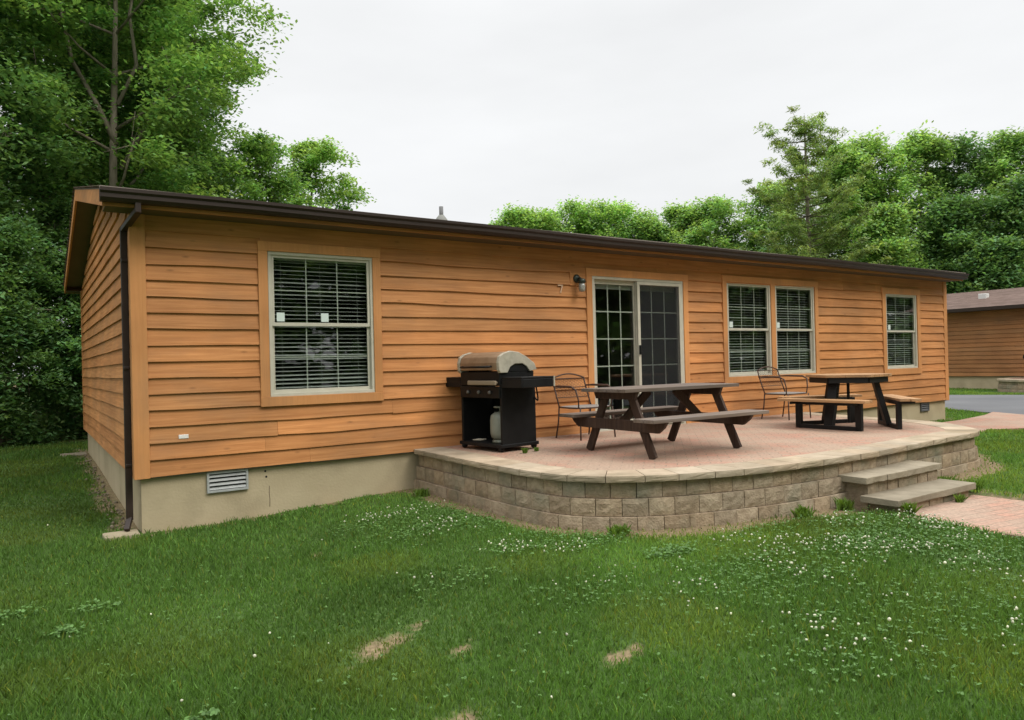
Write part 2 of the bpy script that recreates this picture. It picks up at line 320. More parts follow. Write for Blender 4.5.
# ------------------------------------------------------------------ ground sheet
def ground():
    xs = np.concatenate([-np.geomspace(400, 8.4, 26), np.arange(-8, 21, .13), np.geomspace(21.5, 500, 30)])
    ys = np.concatenate([-np.geomspace(400, 11.5, 22), np.arange(-11, 13, .13), np.geomspace(13.4, 500, 30)])
    X, Y = np.meshgrid(xs, ys); Z = gz(X, Y)
    und = ((X > .2) & (X < 15.5) & (Y > .2) & (Y < 7.6)); Z[und] -= .25
    rd = inpoly(X.ravel(), Y.ravel(), ROAD).reshape(X.shape); 
    p1 = (inpoly(X.ravel(), Y.ravel(), PATH)).reshape(X.shape); p1 |= (X > 5.55) & (X < 7.35) & (Y > -4.6) & (Y < -3.5); Z[p1] = np.minimum(Z[p1], -.50)
    Z[inpoly(X.ravel(), Y.ravel(), PATH2).reshape(X.shape)] -= .03; Z[rd] = np.minimum(Z[rd], -.43)
    b = bare(X, Y); Z -= .008*b
    nx, ny = len(xs), len(ys); i = np.arange(nx*ny).reshape(ny, nx)
    F = np.stack([i[:-1, :-1], i[:-1, 1:], i[1:, 1:], i[1:, :-1]], -1).reshape(-1, 4)
    m, t, bs = new_mat('lawn_soil'); n = t.nodes.new; l = t.links.new
    tcn = n('ShaderNodeTexCoord')
    def nz(s, d=6): q = n('ShaderNodeTexNoise'); q.inputs['Scale'].default_value = s; q.inputs['Detail'].default_value = d; l(tcn.outputs['Object'], q.inputs[0]); return q
    g1 = nz(22); r1 = n('ShaderNodeValToRGB'); r1.color_ramp.elements[0].position = .3; r1.color_ramp.elements[1].position = .7
    r1.color_ramp.elements[0].color = (.040, .075, .018, 1); r1.color_ramp.elements[1].color = (.078, .135, .034, 1); l(g1.outputs[0], r1.inputs[0])
    g2 = nz(30); r2_ = n('ShaderNodeValToRGB'); r2_.color_ramp.elements[0].position = .3; r2_.color_ramp.elements[1].position = .72
    r2_.color_ramp.elements[0].color = (.14, .105, .06, 1); r2_.color_ramp.elements[1].color = (.28, .215, .125, 1); l(g2.outputs[0], r2_.inputs[0])
    at = n('ShaderNodeAttribute'); at.attribute_name = 'tint'; sp = n('ShaderNodeSeparateColor'); l(at.outputs['Color'], sp.inputs[0])
    g3 = nz(14); ad = n('ShaderNodeMath'); ad.operation = 'ADD'; l(sp.outputs[0], ad.inputs[0]); l(g3.outputs[0], ad.inputs[1])
    mr = n('ShaderNodeMapRange'); mr.inputs[1].default_value = .75; mr.inputs[2].default_value = 1.1; l(ad.outputs[0], mr.inputs[0])
    mx = n('ShaderNodeMix'); mx.data_type = 'RGBA'; l(mr.outputs[0], mx.inputs[0]); l(r1.outputs[0], mx.inputs[6]); l(r2_.outputs[0], mx.inputs[7]); l(mx.outputs[2], bs.inputs['Base Color'])
    bs.inputs['Roughness'].default_value = .95; bs.inputs['Specular IOR Level'].default_value = .1
    bp = n('ShaderNodeBump'); bp.inputs['Distance'].default_value = .02; l(g1.outputs[0], bp.inputs['Height']); l(bp.outputs[0], bs.inputs['Normal'])
    tn = np.stack([b.ravel()]*3, 1)
    o = np_mesh('ground', np.stack([X.ravel(), Y.ravel(), Z.ravel()], 1), F, 4, tn, m)
    o.data.polygons.foreach_set('use_smooth', [True]*len(o.data.polygons)); tag(o, kind='structure')
ground()

def brick_mat(name, c1, c2, c3, mortar, scale, bw=.5, rot=0, offset=.5):
    m, t, b = new_mat(name); n = t.nodes.new; l = t.links.new
    tcn = n('ShaderNodeTexCoord'); mp_ = n('ShaderNodeMapping'); mp_.inputs['Rotation'].default_value = (0, 0, rot); l(tcn.outputs['Object'], mp_.inputs[0])
    br = n('ShaderNodeTexBrick'); br.inputs['Scale'].default_value = scale; br.inputs['Color1'].default_value = (*c1, 1); br.inputs['Color2'].default_value = (*c2, 1); br.inputs['Mortar'].default_value = (*mortar, 1)
    br.inputs['Mortar Size'].default_value = .014; br.inputs['Brick Width'].default_value = bw; br.inputs['Row Height'].default_value = .25; br.offset = offset; br.inputs['Mortar Smooth'].default_value = .4
    l(mp_.outputs[0], br.inputs[0])
    nz = n('ShaderNodeTexNoise'); nz.inputs['Scale'].default_value = 1.5; nz.inputs['Detail'].default_value = 7; l(tcn.outputs['Object'], nz.inputs[0])
    mr = n('ShaderNodeMapRange'); mr.inputs[1].default_value = .38; mr.inputs[2].default_value = .62; mr.inputs[4].default_value = .8; l(nz.outputs[0], mr.inputs[0])
    mx = n('ShaderNodeMix'); mx.data_type = 'RGBA'; l(mr.outputs[0], mx.inputs[0]); l(br.outputs[0], mx.inputs[6]); mx.inputs[7].default_value = (*c3, 1)
    nf = n('ShaderNodeTexNoise'); nf.inputs['Scale'].default_value = 40; nf.inputs['Detail'].default_value = 5; l(tcn.outputs['Object'], nf.inputs[0])
    m3 = n('ShaderNodeMapRange'); m3.inputs[1].default_value = .3; m3.inputs[2].default_value = .7; m3.inputs[3].default_value = .78; m3.inputs[4].default_value = 1.15; l(nf.outputs[0], m3.inputs[0])
    mm = n('ShaderNodeMix'); mm.data_type = 'RGBA'; mm.blend_type = 'MULTIPLY'; mm.inputs[0].default_value = 1; l(mx.outputs[2], mm.inputs[6]); l(m3.outputs[0], mm.inputs[7])
    l(mm.outputs[2], b.inputs['Base Color']); b.inputs['Roughness'].default_value = .9; b.inputs['Specular IOR Level'].default_value = .2
    bp = n('ShaderNodeBump'); bp.inputs['Distance'].default_value = .006; bp.inputs['Strength'].default_value = .7; bp.invert = True; l(br.outputs['Fac'], bp.inputs['Height']); l(bp.outputs[0], b.inputs['Normal'])
    return m
M['paver'] = brick_mat('pink_pavers', (.42, .22, .155), (.36, .245, .18), (.38, .28, .205), (.24, .19, .14), 2.4, rot=R(45))
M['paver_path'] = brick_mat('pink_path_pavers', (.44, .235, .17), (.36, .24, .18), (.39, .29, .22), (.24, .19, .14), 2.4, rot=R(8))
M['asphalt'] = mat('asphalt', (.11, .112, .118), (.15, .152, .158), scale=(.5, .5, .5), rough=.95, bump=.003, bscale=(60, 60, 60))

def flat_slab(name, outline, z, thick, m, follow=False):
    b = MB(); n = len(outline)
    zs = [(gzs(*p)+z if follow else z) for p in outline]
    b.poly([(x, y, zz) for (x, y), zz in zip(outline, zs)] + [(x, y, zz-thick) for (x, y), zz in zip(outline, zs)],
           [tuple(range(n))] + [(i, (i+1) % n, (i+1) % n+n, i+n) for i in range(n)])
    return b.build(name, m)
tag(flat_slab('path', PATH, -.455, .12, M['paver_path']), kind='structure')
tag(flat_slab('walkway', PATH2, -.372, .12, M['paver_path']), kind='structure')
tag(flat_slab('road', ROAD, -.392, .12, M['asphalt']), kind='structure')
b = MB()                                    # timber edging along the left edge of the path
for p, q in zip(PATH[::-1][:4], PATH[::-1][1:5]): b.bar((p[0]-.03, p[1], -.47), (q[0]-.03, q[1], -.47), .05, .08)
tag(b.build('path_edging', mat('edging_timber', (.22, .15, .10), (.30, .21, .14), rough=.9)), 'thin weathered edging strip along the near side of the brick path', 'edging')

# ------------------------------------------------------------------ patio
M['block'] = mat('split_face_block', (.265, .20, .135), (.40, .315, .22), scale=(16, 16, 16), rough=.95, spec=.15, bump=.010, bscale=(55, 55, 55), attr=1, dirt=(.22, .20, .14), dirt_scale=2.5, dirt_lo=.5, dirt_hi=.7)
M['cope'] = mat('buff_cap_stone', (.36, .282, .198), (.46, .37, .268), scale=(7, 7, 7), rough=.9, spec=.15, bump=.004, bscale=(45, 45, 45), attr=1, dirt=(.26, .215, .145), dirt_scale=2.2, dirt_lo=.48, dirt_hi=.75)
def arclen(P):
    d = [0]
    for a, b in zip(P[:-1], P[1:]): d.append(d[-1]+math.dist(a, b))
    return d
def along(P, D, s):
    s = max(0, min(D[-1]-1e-6, s)); i = max(k for k in range(len(D)-1) if D[k] <= s); t = (s-D[i])/(D[i+1]-D[i])
    a, b = P[i], P[i+1]; p = (a[0]+(b[0]-a[0])*t, a[1]+(b[1]-a[1])*t)
    j0, j1 = max(0, i-1), min(len(P)-1, i+2); tx, ty = P[j1][0]-P[j0][0], P[j1][1]-P[j0][1]; l = math.hypot(tx, ty)
    return p, (-ty/l, tx/l)                 # inward normal (outline runs counter-clockwise: left is inside)
def ring_blocks(mb, P, off, depth, z0, z1, length, jitter, rough_face, phase=0, gap=.006, stop=None, lz=None):
    D = arclen(P); s = -phase; tot = stop or D[-1]
    while s < tot-.02:
        e = min(s+length*(1+random.uniform(-jitter, jitter)), tot); a = max(s, 0)
        if e-a > .04:
            mb.tint(random.uniform(.84, 1.14), random.uniform(-.035, .035)); n = 5; m_ = 4; jo = random.uniform(-.004, .004)
            V = []; 
            for i in range(n+1):
                ss = a+gap/2+(e-a-gap)*i/n; (x, y), (nx, ny) = along(P, D, ss)
                for j in range(m_+1):
                    edge = (i in (0, n)) or (j in (0, m_))
                    o = off+jo-(0 if edge else rough_face*random.uniform(.3, 1.0)); 
                    V.append((x+nx*o, y+ny*o, z0+(z1-z0)*j/m_))
            nf = len(V)
            for i in (0, n):
                ss = a+gap/2+(e-a-gap)*i/n; (x, y), (nx, ny) = along(P, D, ss)
                for z in (z0, z1): V.append((x+nx*(off+depth), y+ny*(off+depth), z))
            F = [(i*(m_+1)+j, (i+1)*(m_+1)+j, (i+1)*(m_+1)+j+1, i*(m_+1)+j+1) for i in range(n) for j in range(m_)]
            F.append(tuple(i*(m_+1)+m_ for i in range(n+1)) + (nf+3, nf+1)); F.append(tuple(i*(m_+1) for i in range(n, -1, -1)) + (nf, nf+2))
            F.append(tuple(j for j in range(m_+1)) + (nf+1, nf)); F.append(tuple(n*(m_+1)+j for j in range(m_, -1, -1)) + (nf+2, nf+3)); F.append((nf, nf+1, nf+3, nf+2))
            mb.poly(V, F)
        s = e
PZ = .03
patio = tag(empty('patio', (6.4, -1.8, -.45)), 'raised curved patio of tan block walls and pink pavers beside the cabin', 'patio')
def at0(o, root):                            # keep world coordinates under an Empty that is not at the origin
    o.parent = root; o.location = -Vector(root.location); return o
mb = MB(); ring_blocks(mb, PAT, .060, .22, -.168, PZ-.062, .235, .0, .011, phase=.1)
ring_blocks(mb, PAT, .027, .24, -.320, -.173, .235, .0, .011, phase=.0)
ring_blocks(mb, PAT, -.006, .26, -.60, -.325, .235, .0, .011, phase=.11)
at0(mb.build('retaining_wall', M['block']), patio)
mb = MB(); ring_blocks(mb, PAT, 0, .36, PZ-.055, PZ, .33, .12, .006, gap=.007, phase=.05)
at0(mb.build('cap_stones', M['cope']), patio)
PI_ = [(x+nx*.358, y+ny*.358) for (x, y), (nx, ny) in [along(PAT, arclen(PAT), s) for s in np.linspace(0, arclen(PAT)[-1], 90)]]
PI_ = [p for p in PI_ if p[1] < -.02]
mb = MB(); o_ = [(3.23, -.012)]+PI_+[(10.25, -.012)]; n = len(o_)
mb.poly([(x, y, PZ-.004) for x, y in o_]+[(x, y, PZ-.5) for x, y in o_], [tuple(range(n))]+[(i, (i+1) % n, (i+1) % n+n, i+n) for i in range(n)])
at0(mb.build('paver_surface', M['paver']), patio)

M['tread'] = mat('step_tread_stone', (.23, .195, .14), (.31, .265, .195), scale=(6, 6, 6), rough=.92, spec=.15, bump=.006, bscale=(35, 35, 35), attr=1)
steps = tag(empty('patio_steps', (6.5, -4, -.47)), 'two tan stone steps leading from the brick path up to the patio', 'steps')
def rough_line(x0, x1, y0, y1, z0, z1, mb, n, tintr=(.9, 1.08)):
    w = (x1-x0)/n
    for i in range(n):
        mb.tint(random.uniform(*tintr)); a, c = x0+w*i+.003, x0+w*(i+1)-.003; jy = random.uniform(-.012, .012)
        m_ = 5; V = []
        for j in range(m_+1):
            x = a+(c-a)*j/m_; V += [(x, y0+jy+random.uniform(-.006, .006), z0+random.uniform(0, .008)), (x, y0+jy+random.uniform(-.004, .004), z1)]
        V += [(c, y1, z0), (c, y1, z1), (a, y1, z0), (a, y1, z1)]; k = 2*(m_+1)
        F = [(2*j, 2*j+2, 2*j+3, 2*j+1) for j in range(m_)] + [tuple(2*j+1 for j in range(m_+1))+(k+1, k+3), tuple(2*j for j in range(m_, -1, -1))+(k+2, k), (2*m_, k, k+1, 2*m_+1), (k+2, 0, 1, k+3), (k, k+2, k+3, k+1)]
        mb.poly(V, F)
mb = MB(); rough_line(5.72, 7.18, -3.97, -3.60, -.215, -.15, mb, 4); at0(mb.build('tread', M['tread'], bevel=.006), steps)
mb = MB(); rough_line(5.70, 7.20, -4.29, -3.92, -.385, -.32, mb, 1); at0(mb.build('tread', M['tread'], bevel=.006), steps)
mb = MB(); rough_line(5.80, 7.12, -3.93, -3.62, -.52, -.217, mb, 7, (.8, 1.05)); at0(mb.build('riser', M['block'], bevel=.005), steps)
mb = MB(); rough_line(5.80, 7.14, -4.24, -3.95, -.52, -.387, mb, 5, (.8, 1.05)); at0(mb.build('riser', M['block'], bevel=.005), steps)

# ------------------------------------------------------------------ cabin
cabin = tag(empty('cabin', (0, 0, 0)), 'long single-storey cabin with orange-brown lap siding and a brown gutter', 'cabin')
E_B = .16
OPEN = [(1.18, 2.54, .63, 2.37), (5.63, 7.65, -.1, 2.32), (8.47, 11.03, .62, 2.35), (13.19, 14.59, .61, 2.32)]
PITCH = .212; EAVE_Y = -.35; RIDGE_Y = 3.9; OVH = .28
def roof_under(y): return 2.55+PITCH*((y-EAVE_Y) if y < RIDGE_Y else (2*RIDGE_Y-y-EAVE_Y))
def board(mb, x0, x1, z0, z1, axis, at, side, wob=1., cuts=None):
    """one lapped board; along `axis`, standing out towards `side` from plane `at`"""
    mb.tint(random.uniform(.86, 1.12), random.uniform(-.03, .045))
    n = max(1, int((x1-x0)/.22)); V = []
    ph = random.uniform(0, 9); am = wob*random.choice([.0015, .0025, .004, .007])
    for i in range(n+1):
        u = x0+(x1-x0)*i/n; w = am*(math.sin(u*2.1+ph)+.6*math.sin(u*5.3+ph*2)); out_ = .033+.002*math.sin(u*1.7+ph)
        for d, z in ((.004, z0+w), (out_, z0+w), (.007, z1+.018)):
            V.append((u, at+side*d, z) if axis == 'x' else (at+side*d, u, z))
    F = []
    for i in range(n):
        a = i*3; F += [(a, a+3, a+4, a+1), (a+1, a+4, a+5, a+2), (a+2, a+5, a+3, a)]
    F += [(0, 1, 2), (n*3, n*3+2, n*3+1)]
    mb.poly(V, F)
def split(a, b, cuts):
    iv = [(a, b)]
    for c, d in cuts:
        iv = [q for (p, r) in iv for q in ((p, min(r, c)), (max(p, d), r)) if q[1]-q[0] > .02]
    return iv
mb = MB()
for k in range(15):
    z0, z1 = k*E_B, (k+1)*E_B; zc = (z0+z1)/2
    cuts = [(o[0]+.03, o[1]-.03) for o in OPEN if o[2] < zc < min(o[3]-.01, 2.30 if o[0] > 2 else 3)]
    if 2.1 < zc < 2.2: cuts.append((5.35, 5.64))
    for a, c in split(.10, L_H-.10, cuts):
        joints = sorted(random.uniform(a+1, c-1) for _ in range(int((c-a)/4.2)))
        for p, q in zip([a]+joints, joints+[c]): board(mb, p, q-.002, z0, z1, 'x', 0, -1)
mb.tint(.97); mb.box((1.19, -.030, 2.365), (2.56, -.003, 2.41))
mb.tint(.95); mb.box((.10, -.022, 2.405), (L_H-.1, -.003, 2.56))     # frieze board
mb.build('front_siding', M['cedar_x'], cabin)
for nm, at, side in (('side_siding', 0, -1), ('side_siding', L_H, 1)):
    mb = MB()
    for k in range(21):
        z0, z1 = k*E_B, (k+1)*E_B; ya, yb = .08, D_H-.08
        if roof_under(0) < z1:               # gable: stop at the sloping roof
            ya = max(ya, (z1-.02-2.55)/PITCH+EAVE_Y); yb = min(yb, 2*RIDGE_Y-ya)
        if yb-ya > .15: board(mb, ya, yb, z0, z1, 'y', at, side, .4)
    # sheathing behind the gable boards so no gap shows under the rake
    mb.tint(.7); mb.poly([(at-side*.004, y, z) for y, z in ((.02, 0), (D_H-.02, 0), (D_H-.02, roof_under(D_H-.02)), (RIDGE_Y, roof_under(RIDGE_Y)), (.02, roof_under(.02)))], [(0, 1, 2, 3, 4)])
    mb.build(nm, M['cedar_y'], cabin)
mb = MB()
for k in range(16): board(mb, .1, L_H-.1, k*E_B, (k+1)*E_B, 'x', D_H, 1)
mb.build('back_siding', M['cedar_x'], cabin)
for x, y, sx, sy in ((0, 0, 1, -1), (L_H, 0, -1, -1), (0, D_H, 1, 1), (L_H, D_H, -1, 1)):
    mb = MB().tint(random.uniform(.98, 1.08)); a = -.034
    mb.box((x-sx*.034, y+sy*.034, -.012), (x+sx*.105, y+sy*.004, 2.56)); mb.tint(.9); mb.box((x-sx*.034, y+sy*.0035, -.012), (x-sx*.004, y-sy*.10, 2.56))
    mb.build('corner_board', M['cedar_z'], cabin, bevel=.003)
# wall sheathing with real openings (dark inside), floor and ceiling
mb = MB()
rects = sorted([(o[0]+.10, o[1]-.10, max(o[2], -.02)+.09, o[3]-.09) for o in OPEN])
x = .0
for a, c, z0, z1 in rects:
    mb.box((x, .004, -.02), (a, .06, 2.56)); mb.box((a, .004, -.02), (c, .06, z0)); mb.box((a, .004, z1), (c, .06, 2.56)); x = c
mb.box((x, .004, -.02), (L_H, .06, 2.56))
mb.box((.01, D_H-.06, -.02), (L_H, D_H-.004, 2.56)); mb.box((.003, .06, -.02), (.06, D_H-.06, 2.56)); mb.box((L_H-.06, .06, -.02), (L_H-.003, D_H-.06, 2.56))
for xx in (3.6, 8.1, 12.4): mb.box((xx, .06, 0), (xx+.1, D_H-.06, 2.50))
mb.box((.06, 3.6, 0), (L_H-.06, 3.7, 2.5)); mb.box((.06, .06, 2.50), (L_H-.06, D_H-.06, 2.54))
mb.build('interior_wall', M['dark_room'], cabin)
MB().box((.06, .06, -.03), (L_H-.06, D_H-.06, .01)).build('interior_floor', M['room_floor'], cabin)
# foundation
mb = MB(); t = .03
mb.box((t, t, -.9), (L_H-t, .25, -.003)); mb.box((t, D_H-.25, -.9), (L_H-t, D_H-t, -.003)); mb.box((t, .25, -.9), (.25, D_H-.25, -.003)); mb.box((L_H-.25, .25, -.9), (L_H-t, D_H-.25, -.003))
mb.build('foundation', M['foundation'], cabin)

for (xx, zz) in ((1.21, -.06), (1.22, -.12)): MB().lathe([(.0, 0), (.011, 0), (.011, -.003), (0, -.003)], (xx, .0295, zz), 10, 'y').build('tie_hole', M['dark_gap'], cabin)
MB().tube([(1.25, .029, -.22), (1.247, .029, -.30), (1.253, .029, -.36), (1.25, .029, -.44)], .0035, 5).build('crack_seam', mat('seam_filler', (.16, .12, .08), rough=.9), cabin)
# roof: two slopes with thickness, rake fascia, soffits
X0, X1 = -OVH, L_H+.085; YB = 2*RIDGE_Y-EAVE_Y
zr = 2.70+PITCH*(RIDGE_Y-EAVE_Y)
mb = MB()
for ya, yb, za, zb in ((EAVE_Y-.03, RIDGE_Y, 2.70-.03*PITCH, zr), (YB+.03, RIDGE_Y, 2.70-.03*PITCH, zr)):
    nrow = 32
    for i in range(nrow):                   # shingle courses, each a thin lapped strip
        p, q = i/nrow, (i+1)/nrow; y0_, y1_ = ya+(yb-ya)*p, ya+(yb-ya)*q; z0_, z1_ = za+(zb-za)*p, za+(zb-za)*q
        mb.tint(random.uniform(.9, 1.08)); mb.poly([(X0-.02, y0_, z0_+.022), (X1+.02, y0_, z0_+.022), (X1+.02, y1_, z1_+.012), (X0-.02, y1_, z1_+.012), (X0-.02, y0_, z0_+.002), (X1+.02, y0_, z0_+.002)], [(0, 1, 2, 3), (4, 5, 1, 0)])
    mb.poly([(X0, ya, za-.012), (X1, ya, za-.012), (X1, yb, zb-.012), (X0, yb, zb-.012), (X0, ya, za), (X1, ya, za), (X1, yb, zb), (X0, yb, zb)], [(0, 1, 2, 3), (4, 5, 6, 7), (0, 1, 5, 4), (1, 2, 6, 5), (2, 3, 7, 6), (3, 0, 4, 7)])
roof = mb.build('roof', M['shingle'], cabin)
def rake(x, s):
    mb = MB().tint(1.0)
    for ya, yb in ((EAVE_Y, RIDGE_Y), (YB, RIDGE_Y)):
        za, zb = 2.688, zr-.014
        hb = .15
        mb.poly([(x, ya, za-hb), (x, yb, zb-hb), (x, yb, zb), (x, ya, za), (x+s*.025, ya, za-hb), (x+s*.025, yb, zb-hb), (x+s*.025, yb, zb), (x+s*.025, ya, za)],
                [(0, 1, 2, 3), (7, 6, 5, 4), (0, 4, 5, 1), (3, 2, 6, 7), (0, 3, 7, 4), (1, 5, 6, 2)])
    return mb.build('rake_board', M['cedar_y'], roof)
rake(X0+.002, 1); rake(X1-.002, -1)
mb = MB().tint(.9)
mb.box((X0+.028, EAVE_Y, 2.545), (X1-.028, EAVE_Y+.022, 2.688)); mb.build('fascia_board', M['cedar_x'], roof)
MB().tint(.9).box((X0+.028, YB-.022, 2.545), (X1-.028, YB, 2.688)).build('fascia_board', M['cedar_x'], roof)
mb = MB()
mb.box((X0+.03, EAVE_Y+.024, 2.552), (X1-.03, -.003, 2.562)); mb.box((X0+.03, D_H+.003, 2.552), (X1-.03, YB-.024, 2.562))
for xa, xb in ((X0+.03, -.004), (L_H+.004, X1-.03)):
    for ya, yb in ((.0, RIDGE_Y), (D_H, RIDGE_Y)):
        z_ = [roof_under(y)+.012 for y in (ya, yb)]
        mb.poly([(xa, ya, z_[0]), (xb, ya, z_[0]), (xb, yb, z_[1]), (xa, yb, z_[1]), (xa, ya, z_[0]+.01), (xb, ya, z_[0]+.01), (xb, yb, z_[1]+.01), (xa, yb, z_[1]+.01)],
                [(0, 1, 2, 3), (4, 5, 6, 7), (0, 1, 5, 4), (1, 2, 6, 5), (2, 3, 7, 6), (3, 0, 4, 7)])
mb.build('soffit', M['soffit'], roof)
MB().box((X0-.02, EAVE_Y-.05, 2.690), (X1+.02, EAVE_Y-.032, 2.712)).build('drip_edge', M['fascia'], roof)
# gutter: K-style channel
prof = [(EAVE_Y-.004, 2.688), (EAVE_Y-.004, 2.575), (EAVE_Y-.075, 2.575), (EAVE_Y-.105, 2.605), (EAVE_Y-.105, 2.640), (EAVE_Y-.125, 2.660), (EAVE_Y-.125, 2.690), (EAVE_Y-.112, 2.690), (EAVE_Y-.112, 2.664), (EAVE_Y-.095, 2.640), (EAVE_Y-.095, 2.610), (EAVE_Y-.07, 2.583), (EAVE_Y-.012, 2.583), (EAVE_Y-.012, 2.688)]
mb = MB(); n_s = 24; xs_ = np.linspace(X0-.02, X1-.0, n_s+1); n = len(prof); V = []
for i, xx in enumerate(xs_):
    sag = .006*math.sin(xx*.7)+.004*math.sin(xx*1.9)
    V += [(xx, y, z+sag) for y, z in prof]
mb.poly(V, [(i*n+j, (i+1)*n+j, (i+1)*n+(j+1) % n, i*n+(j+1) % n) for i in range(n_s) for j in range(n)])
for xx in (X0-.018, X1-.002): mb.poly([(xx, y, z) for y, z in prof[:7]], [tuple(range(7))])
mb.build('gutter', M['gutter'], cabin)
mb = MB()
mb.bar((.005, -.40, 2.60), (.005, -.40, 2.49), .06, .05, (1, 0, 0)); mb.bar((.005, -.40, 2.51), (-.062, .12, 2.42), .06, .05)
mb.bar((-.064, .14, 2.44), (-.064, .14, -.42), .045, .062, (1, 0, 0)); mb.bar((-.064, .14, -.40), (-.10, .06, -.50), .05, .045)
for z in (2.1, 1.05, .1): mb.box((-.092, .103, z), (-.034, .177, z+.03))
mb.build('downspout', M['gutter'], cabin, bevel=.006)

# windows
def casing(mb, x0, x1, z0, z1, w, bottom=True):
    mb.tint(random.uniform(1.0, 1.1)); mb.box((x0, -.046, z1-w), (x1, -.0, z1)); mb.tint(random.uniform(.98, 1.08))
    mb.box((x0+.002, -.043, z0+(w if bottom else 0)), (x0+w, -.0, z1-w)); mb.tint(random.uniform(.98, 1.08)); mb.box((x1-w, -.043, z0+(w if bottom else 0)), (x1-.002, -.0, z1-w))
    if bottom: mb.tint(random.uniform(.95, 1.05)); mb.box((x0, -.047, z0), (x1, -.0, z0+w))
def double_hung(x0, x1, z0, z1, stickers, blind_drop=1.0, label=None):
    zm = (z0+z1)/2; fw = .035
    f = MB(); f.box((x0, -.03, z0), (x1, .05, z0+fw)); f.box((x0, -.03, z1-fw), (x1, .05, z1)); f.box((x0, -.028, z0+fw), (x0+fw, .05, z1-fw)); f.box((x1-fw, -.028, z0+fw), (x1, .05, z1-fw))
    w = f.build('window', M['vinyl'], cabin, bevel=.003)
    if label: w['label'] = label
    for zz0, zz1, y in ((zm-.02, z1-fw, -.012), (z0+fw, zm+.02, .014)):
        s = MB(); sw = .038; a, c = x0+fw+.001, x1-fw-.001
        s.box((a, y, zz0), (c, y+.022, zz0+sw)); s.box((a, y, zz1-.028), (c, y+.022, zz1)); s.box((a, y, zz0+sw), (a+.03, y+.022, zz1-.028)); s.box((c-.03, y, zz0+sw), (c, y+.022, zz1-.028))
        s.build('sash', M['vinyl'], w, bevel=.002)
        g = MB(); gw = .012
        for k in (1, 2): xx = a+.03+(c-a-.06)*k/3; g.box((xx-gw/2, y+.013, zz0+sw), (xx+gw/2, y+.017, zz1-.028))
        zc_ = (zz0+sw+zz1-.028)/2; g.box((a+.03, y+.0125, zc_-gw/2), (c-.03, y+.0175, zc_+gw/2)); g.build('window_grid', M['muntin'], w)
        p = MB(); p.box((a+.03, y+.007, zz0+sw), (c-.03, y+.010, zz1-.028)); p.build('pane', M['glass'], w)
    bl = MB(); zt = z1-fw-.01; n_ = int((zt-z0-fw)/.044); bl.box((x0+fw+.01, .065, zt-.03), (x1-fw-.01, .115, zt))
    for i in range(n_):
        z = zt-.05-i*.044
        if z < z0+fw+(1-blind_drop)*(z1-z0): break
        tl = .005+random.uniform(-.004, .005); xa, xb = x0+fw+.012, x1-fw-.012
        bl.poly([(xa, .066, z-tl), (xb, .066, z-tl), (xb, .112, z+tl), (xa, .112, z+tl), (xa, .066, z-tl+.003), (xb, .066, z-tl+.003), (xb, .112, z+tl+.003), (xa, .112, z+tl+.003)], [(0, 1, 2, 3), (4, 5, 6, 7), (0, 1, 5, 4), (1, 2, 6, 5), (2, 3, 7, 6), (3, 0, 4, 7)])
    for xx in (x0+.16, x1-.16, (x0+x1)/2): bl.box((xx-.001, .064, z0+.05), (xx+.001, .0655, zt-.02))
    bl.build('blind', M['blind'], w)
    for fx in stickers:
        xx = x0+(x1-x0)*fx; MB().box((xx-.042, -.0075, zm+.03), (xx+.042, -.0055, zm+.125)).build('sticker', M['sticker'], w)
    return w
def cas_obj(w, x0, x1, z0, z1, cw=.095, mull=None, bottom=True):
    mb = MB(); casing(mb, x0, x1, z0, z1, cw, bottom)
    if mull: mb.tint(1.03); mb.box((mull[0], -.042, z0+cw), (mull[1], 0, z1-cw))
    mb.build('casing', M['cedar_z'], w, bevel=.003)
w = double_hung(1.27, 2.455, .725, 2.275, (.11, .52)); cas_obj(w, 1.165, 2.55, .625, 2.375, .10)
w = double_hung(8.565, 9.685, .71, 2.265, (.11,)); cas_obj(w, 8.46, 11.04, .61, 2.36, .10, (9.69, 9.805))
double_hung(9.81, 10.93, .71, 2.265, (.09,))
w = double_hung(13.30, 14.47, .715, 2.235, (.13,)); cas_obj(w, 13.17, 14.60, .60, 2.34, .12)

# sliding door
x0, x1, z0, z1 = 5.735, 7.55, -.0, 2.22; xm = 6.59
f = MB(); f.box((x0, -.035, z1-.04), (x1, .06, z1)); f.box((x0, -.033, z0), (x0+.045, .06, z1-.04)); f.box((x1-.045, -.033, z0), (x1, .06, z1-.04)); f.box((x0+.045, -.03, z0), (x1-.045, .06, z0+.05))
dr = f.build('sliding_door', M['vinyl'], cabin, bevel=.003)
mb = MB(); casing(mb, 5.625, 7.66, 0.0, 2.325, .105, False); mb.build('casing', M['cedar_z'], dr, bevel=.003)
def leaf(a, c, y, name):
    s = MB(); sw = .055
    s.box((a, y, z0+.051), (c, y+.03, z0+.16)); s.box((a, y, z1-.1), (c, y+.03, z1-.041)); s.box((a, y, z0+.16), (a+sw, y+.03, z1-.1)); s.box((c-sw, y, z0+.16), (c, y+.03, z1-.1))
    s.build(name, M['vinyl'], dr, bevel=.002)
    g = MB()
    for k in (1, 2): xx = a+sw+(c-a-2*sw)*k/3; g.box((xx-.009, y+.018, z0+.16), (xx+.009, y+.022, z1-.1))
    for k in (1, 2, 3, 4): zz = z0+.16+(z1-.26-z0)*k/5; g.box((a+sw, y+.0175, zz-.009), (c-sw, y+.0225, zz+.009))
    g.build('window_grid', M['muntin'], dr); MB().box((a+sw, y+.011, z0+.16), (c-sw, y+.014, z1-.1)).build('pane', M['glass'], dr)
leaf(x0+.047, xm+.03, .025, 'fixed_panel'); leaf(xm-.0, x1-.047, -.012, 'door_panel')
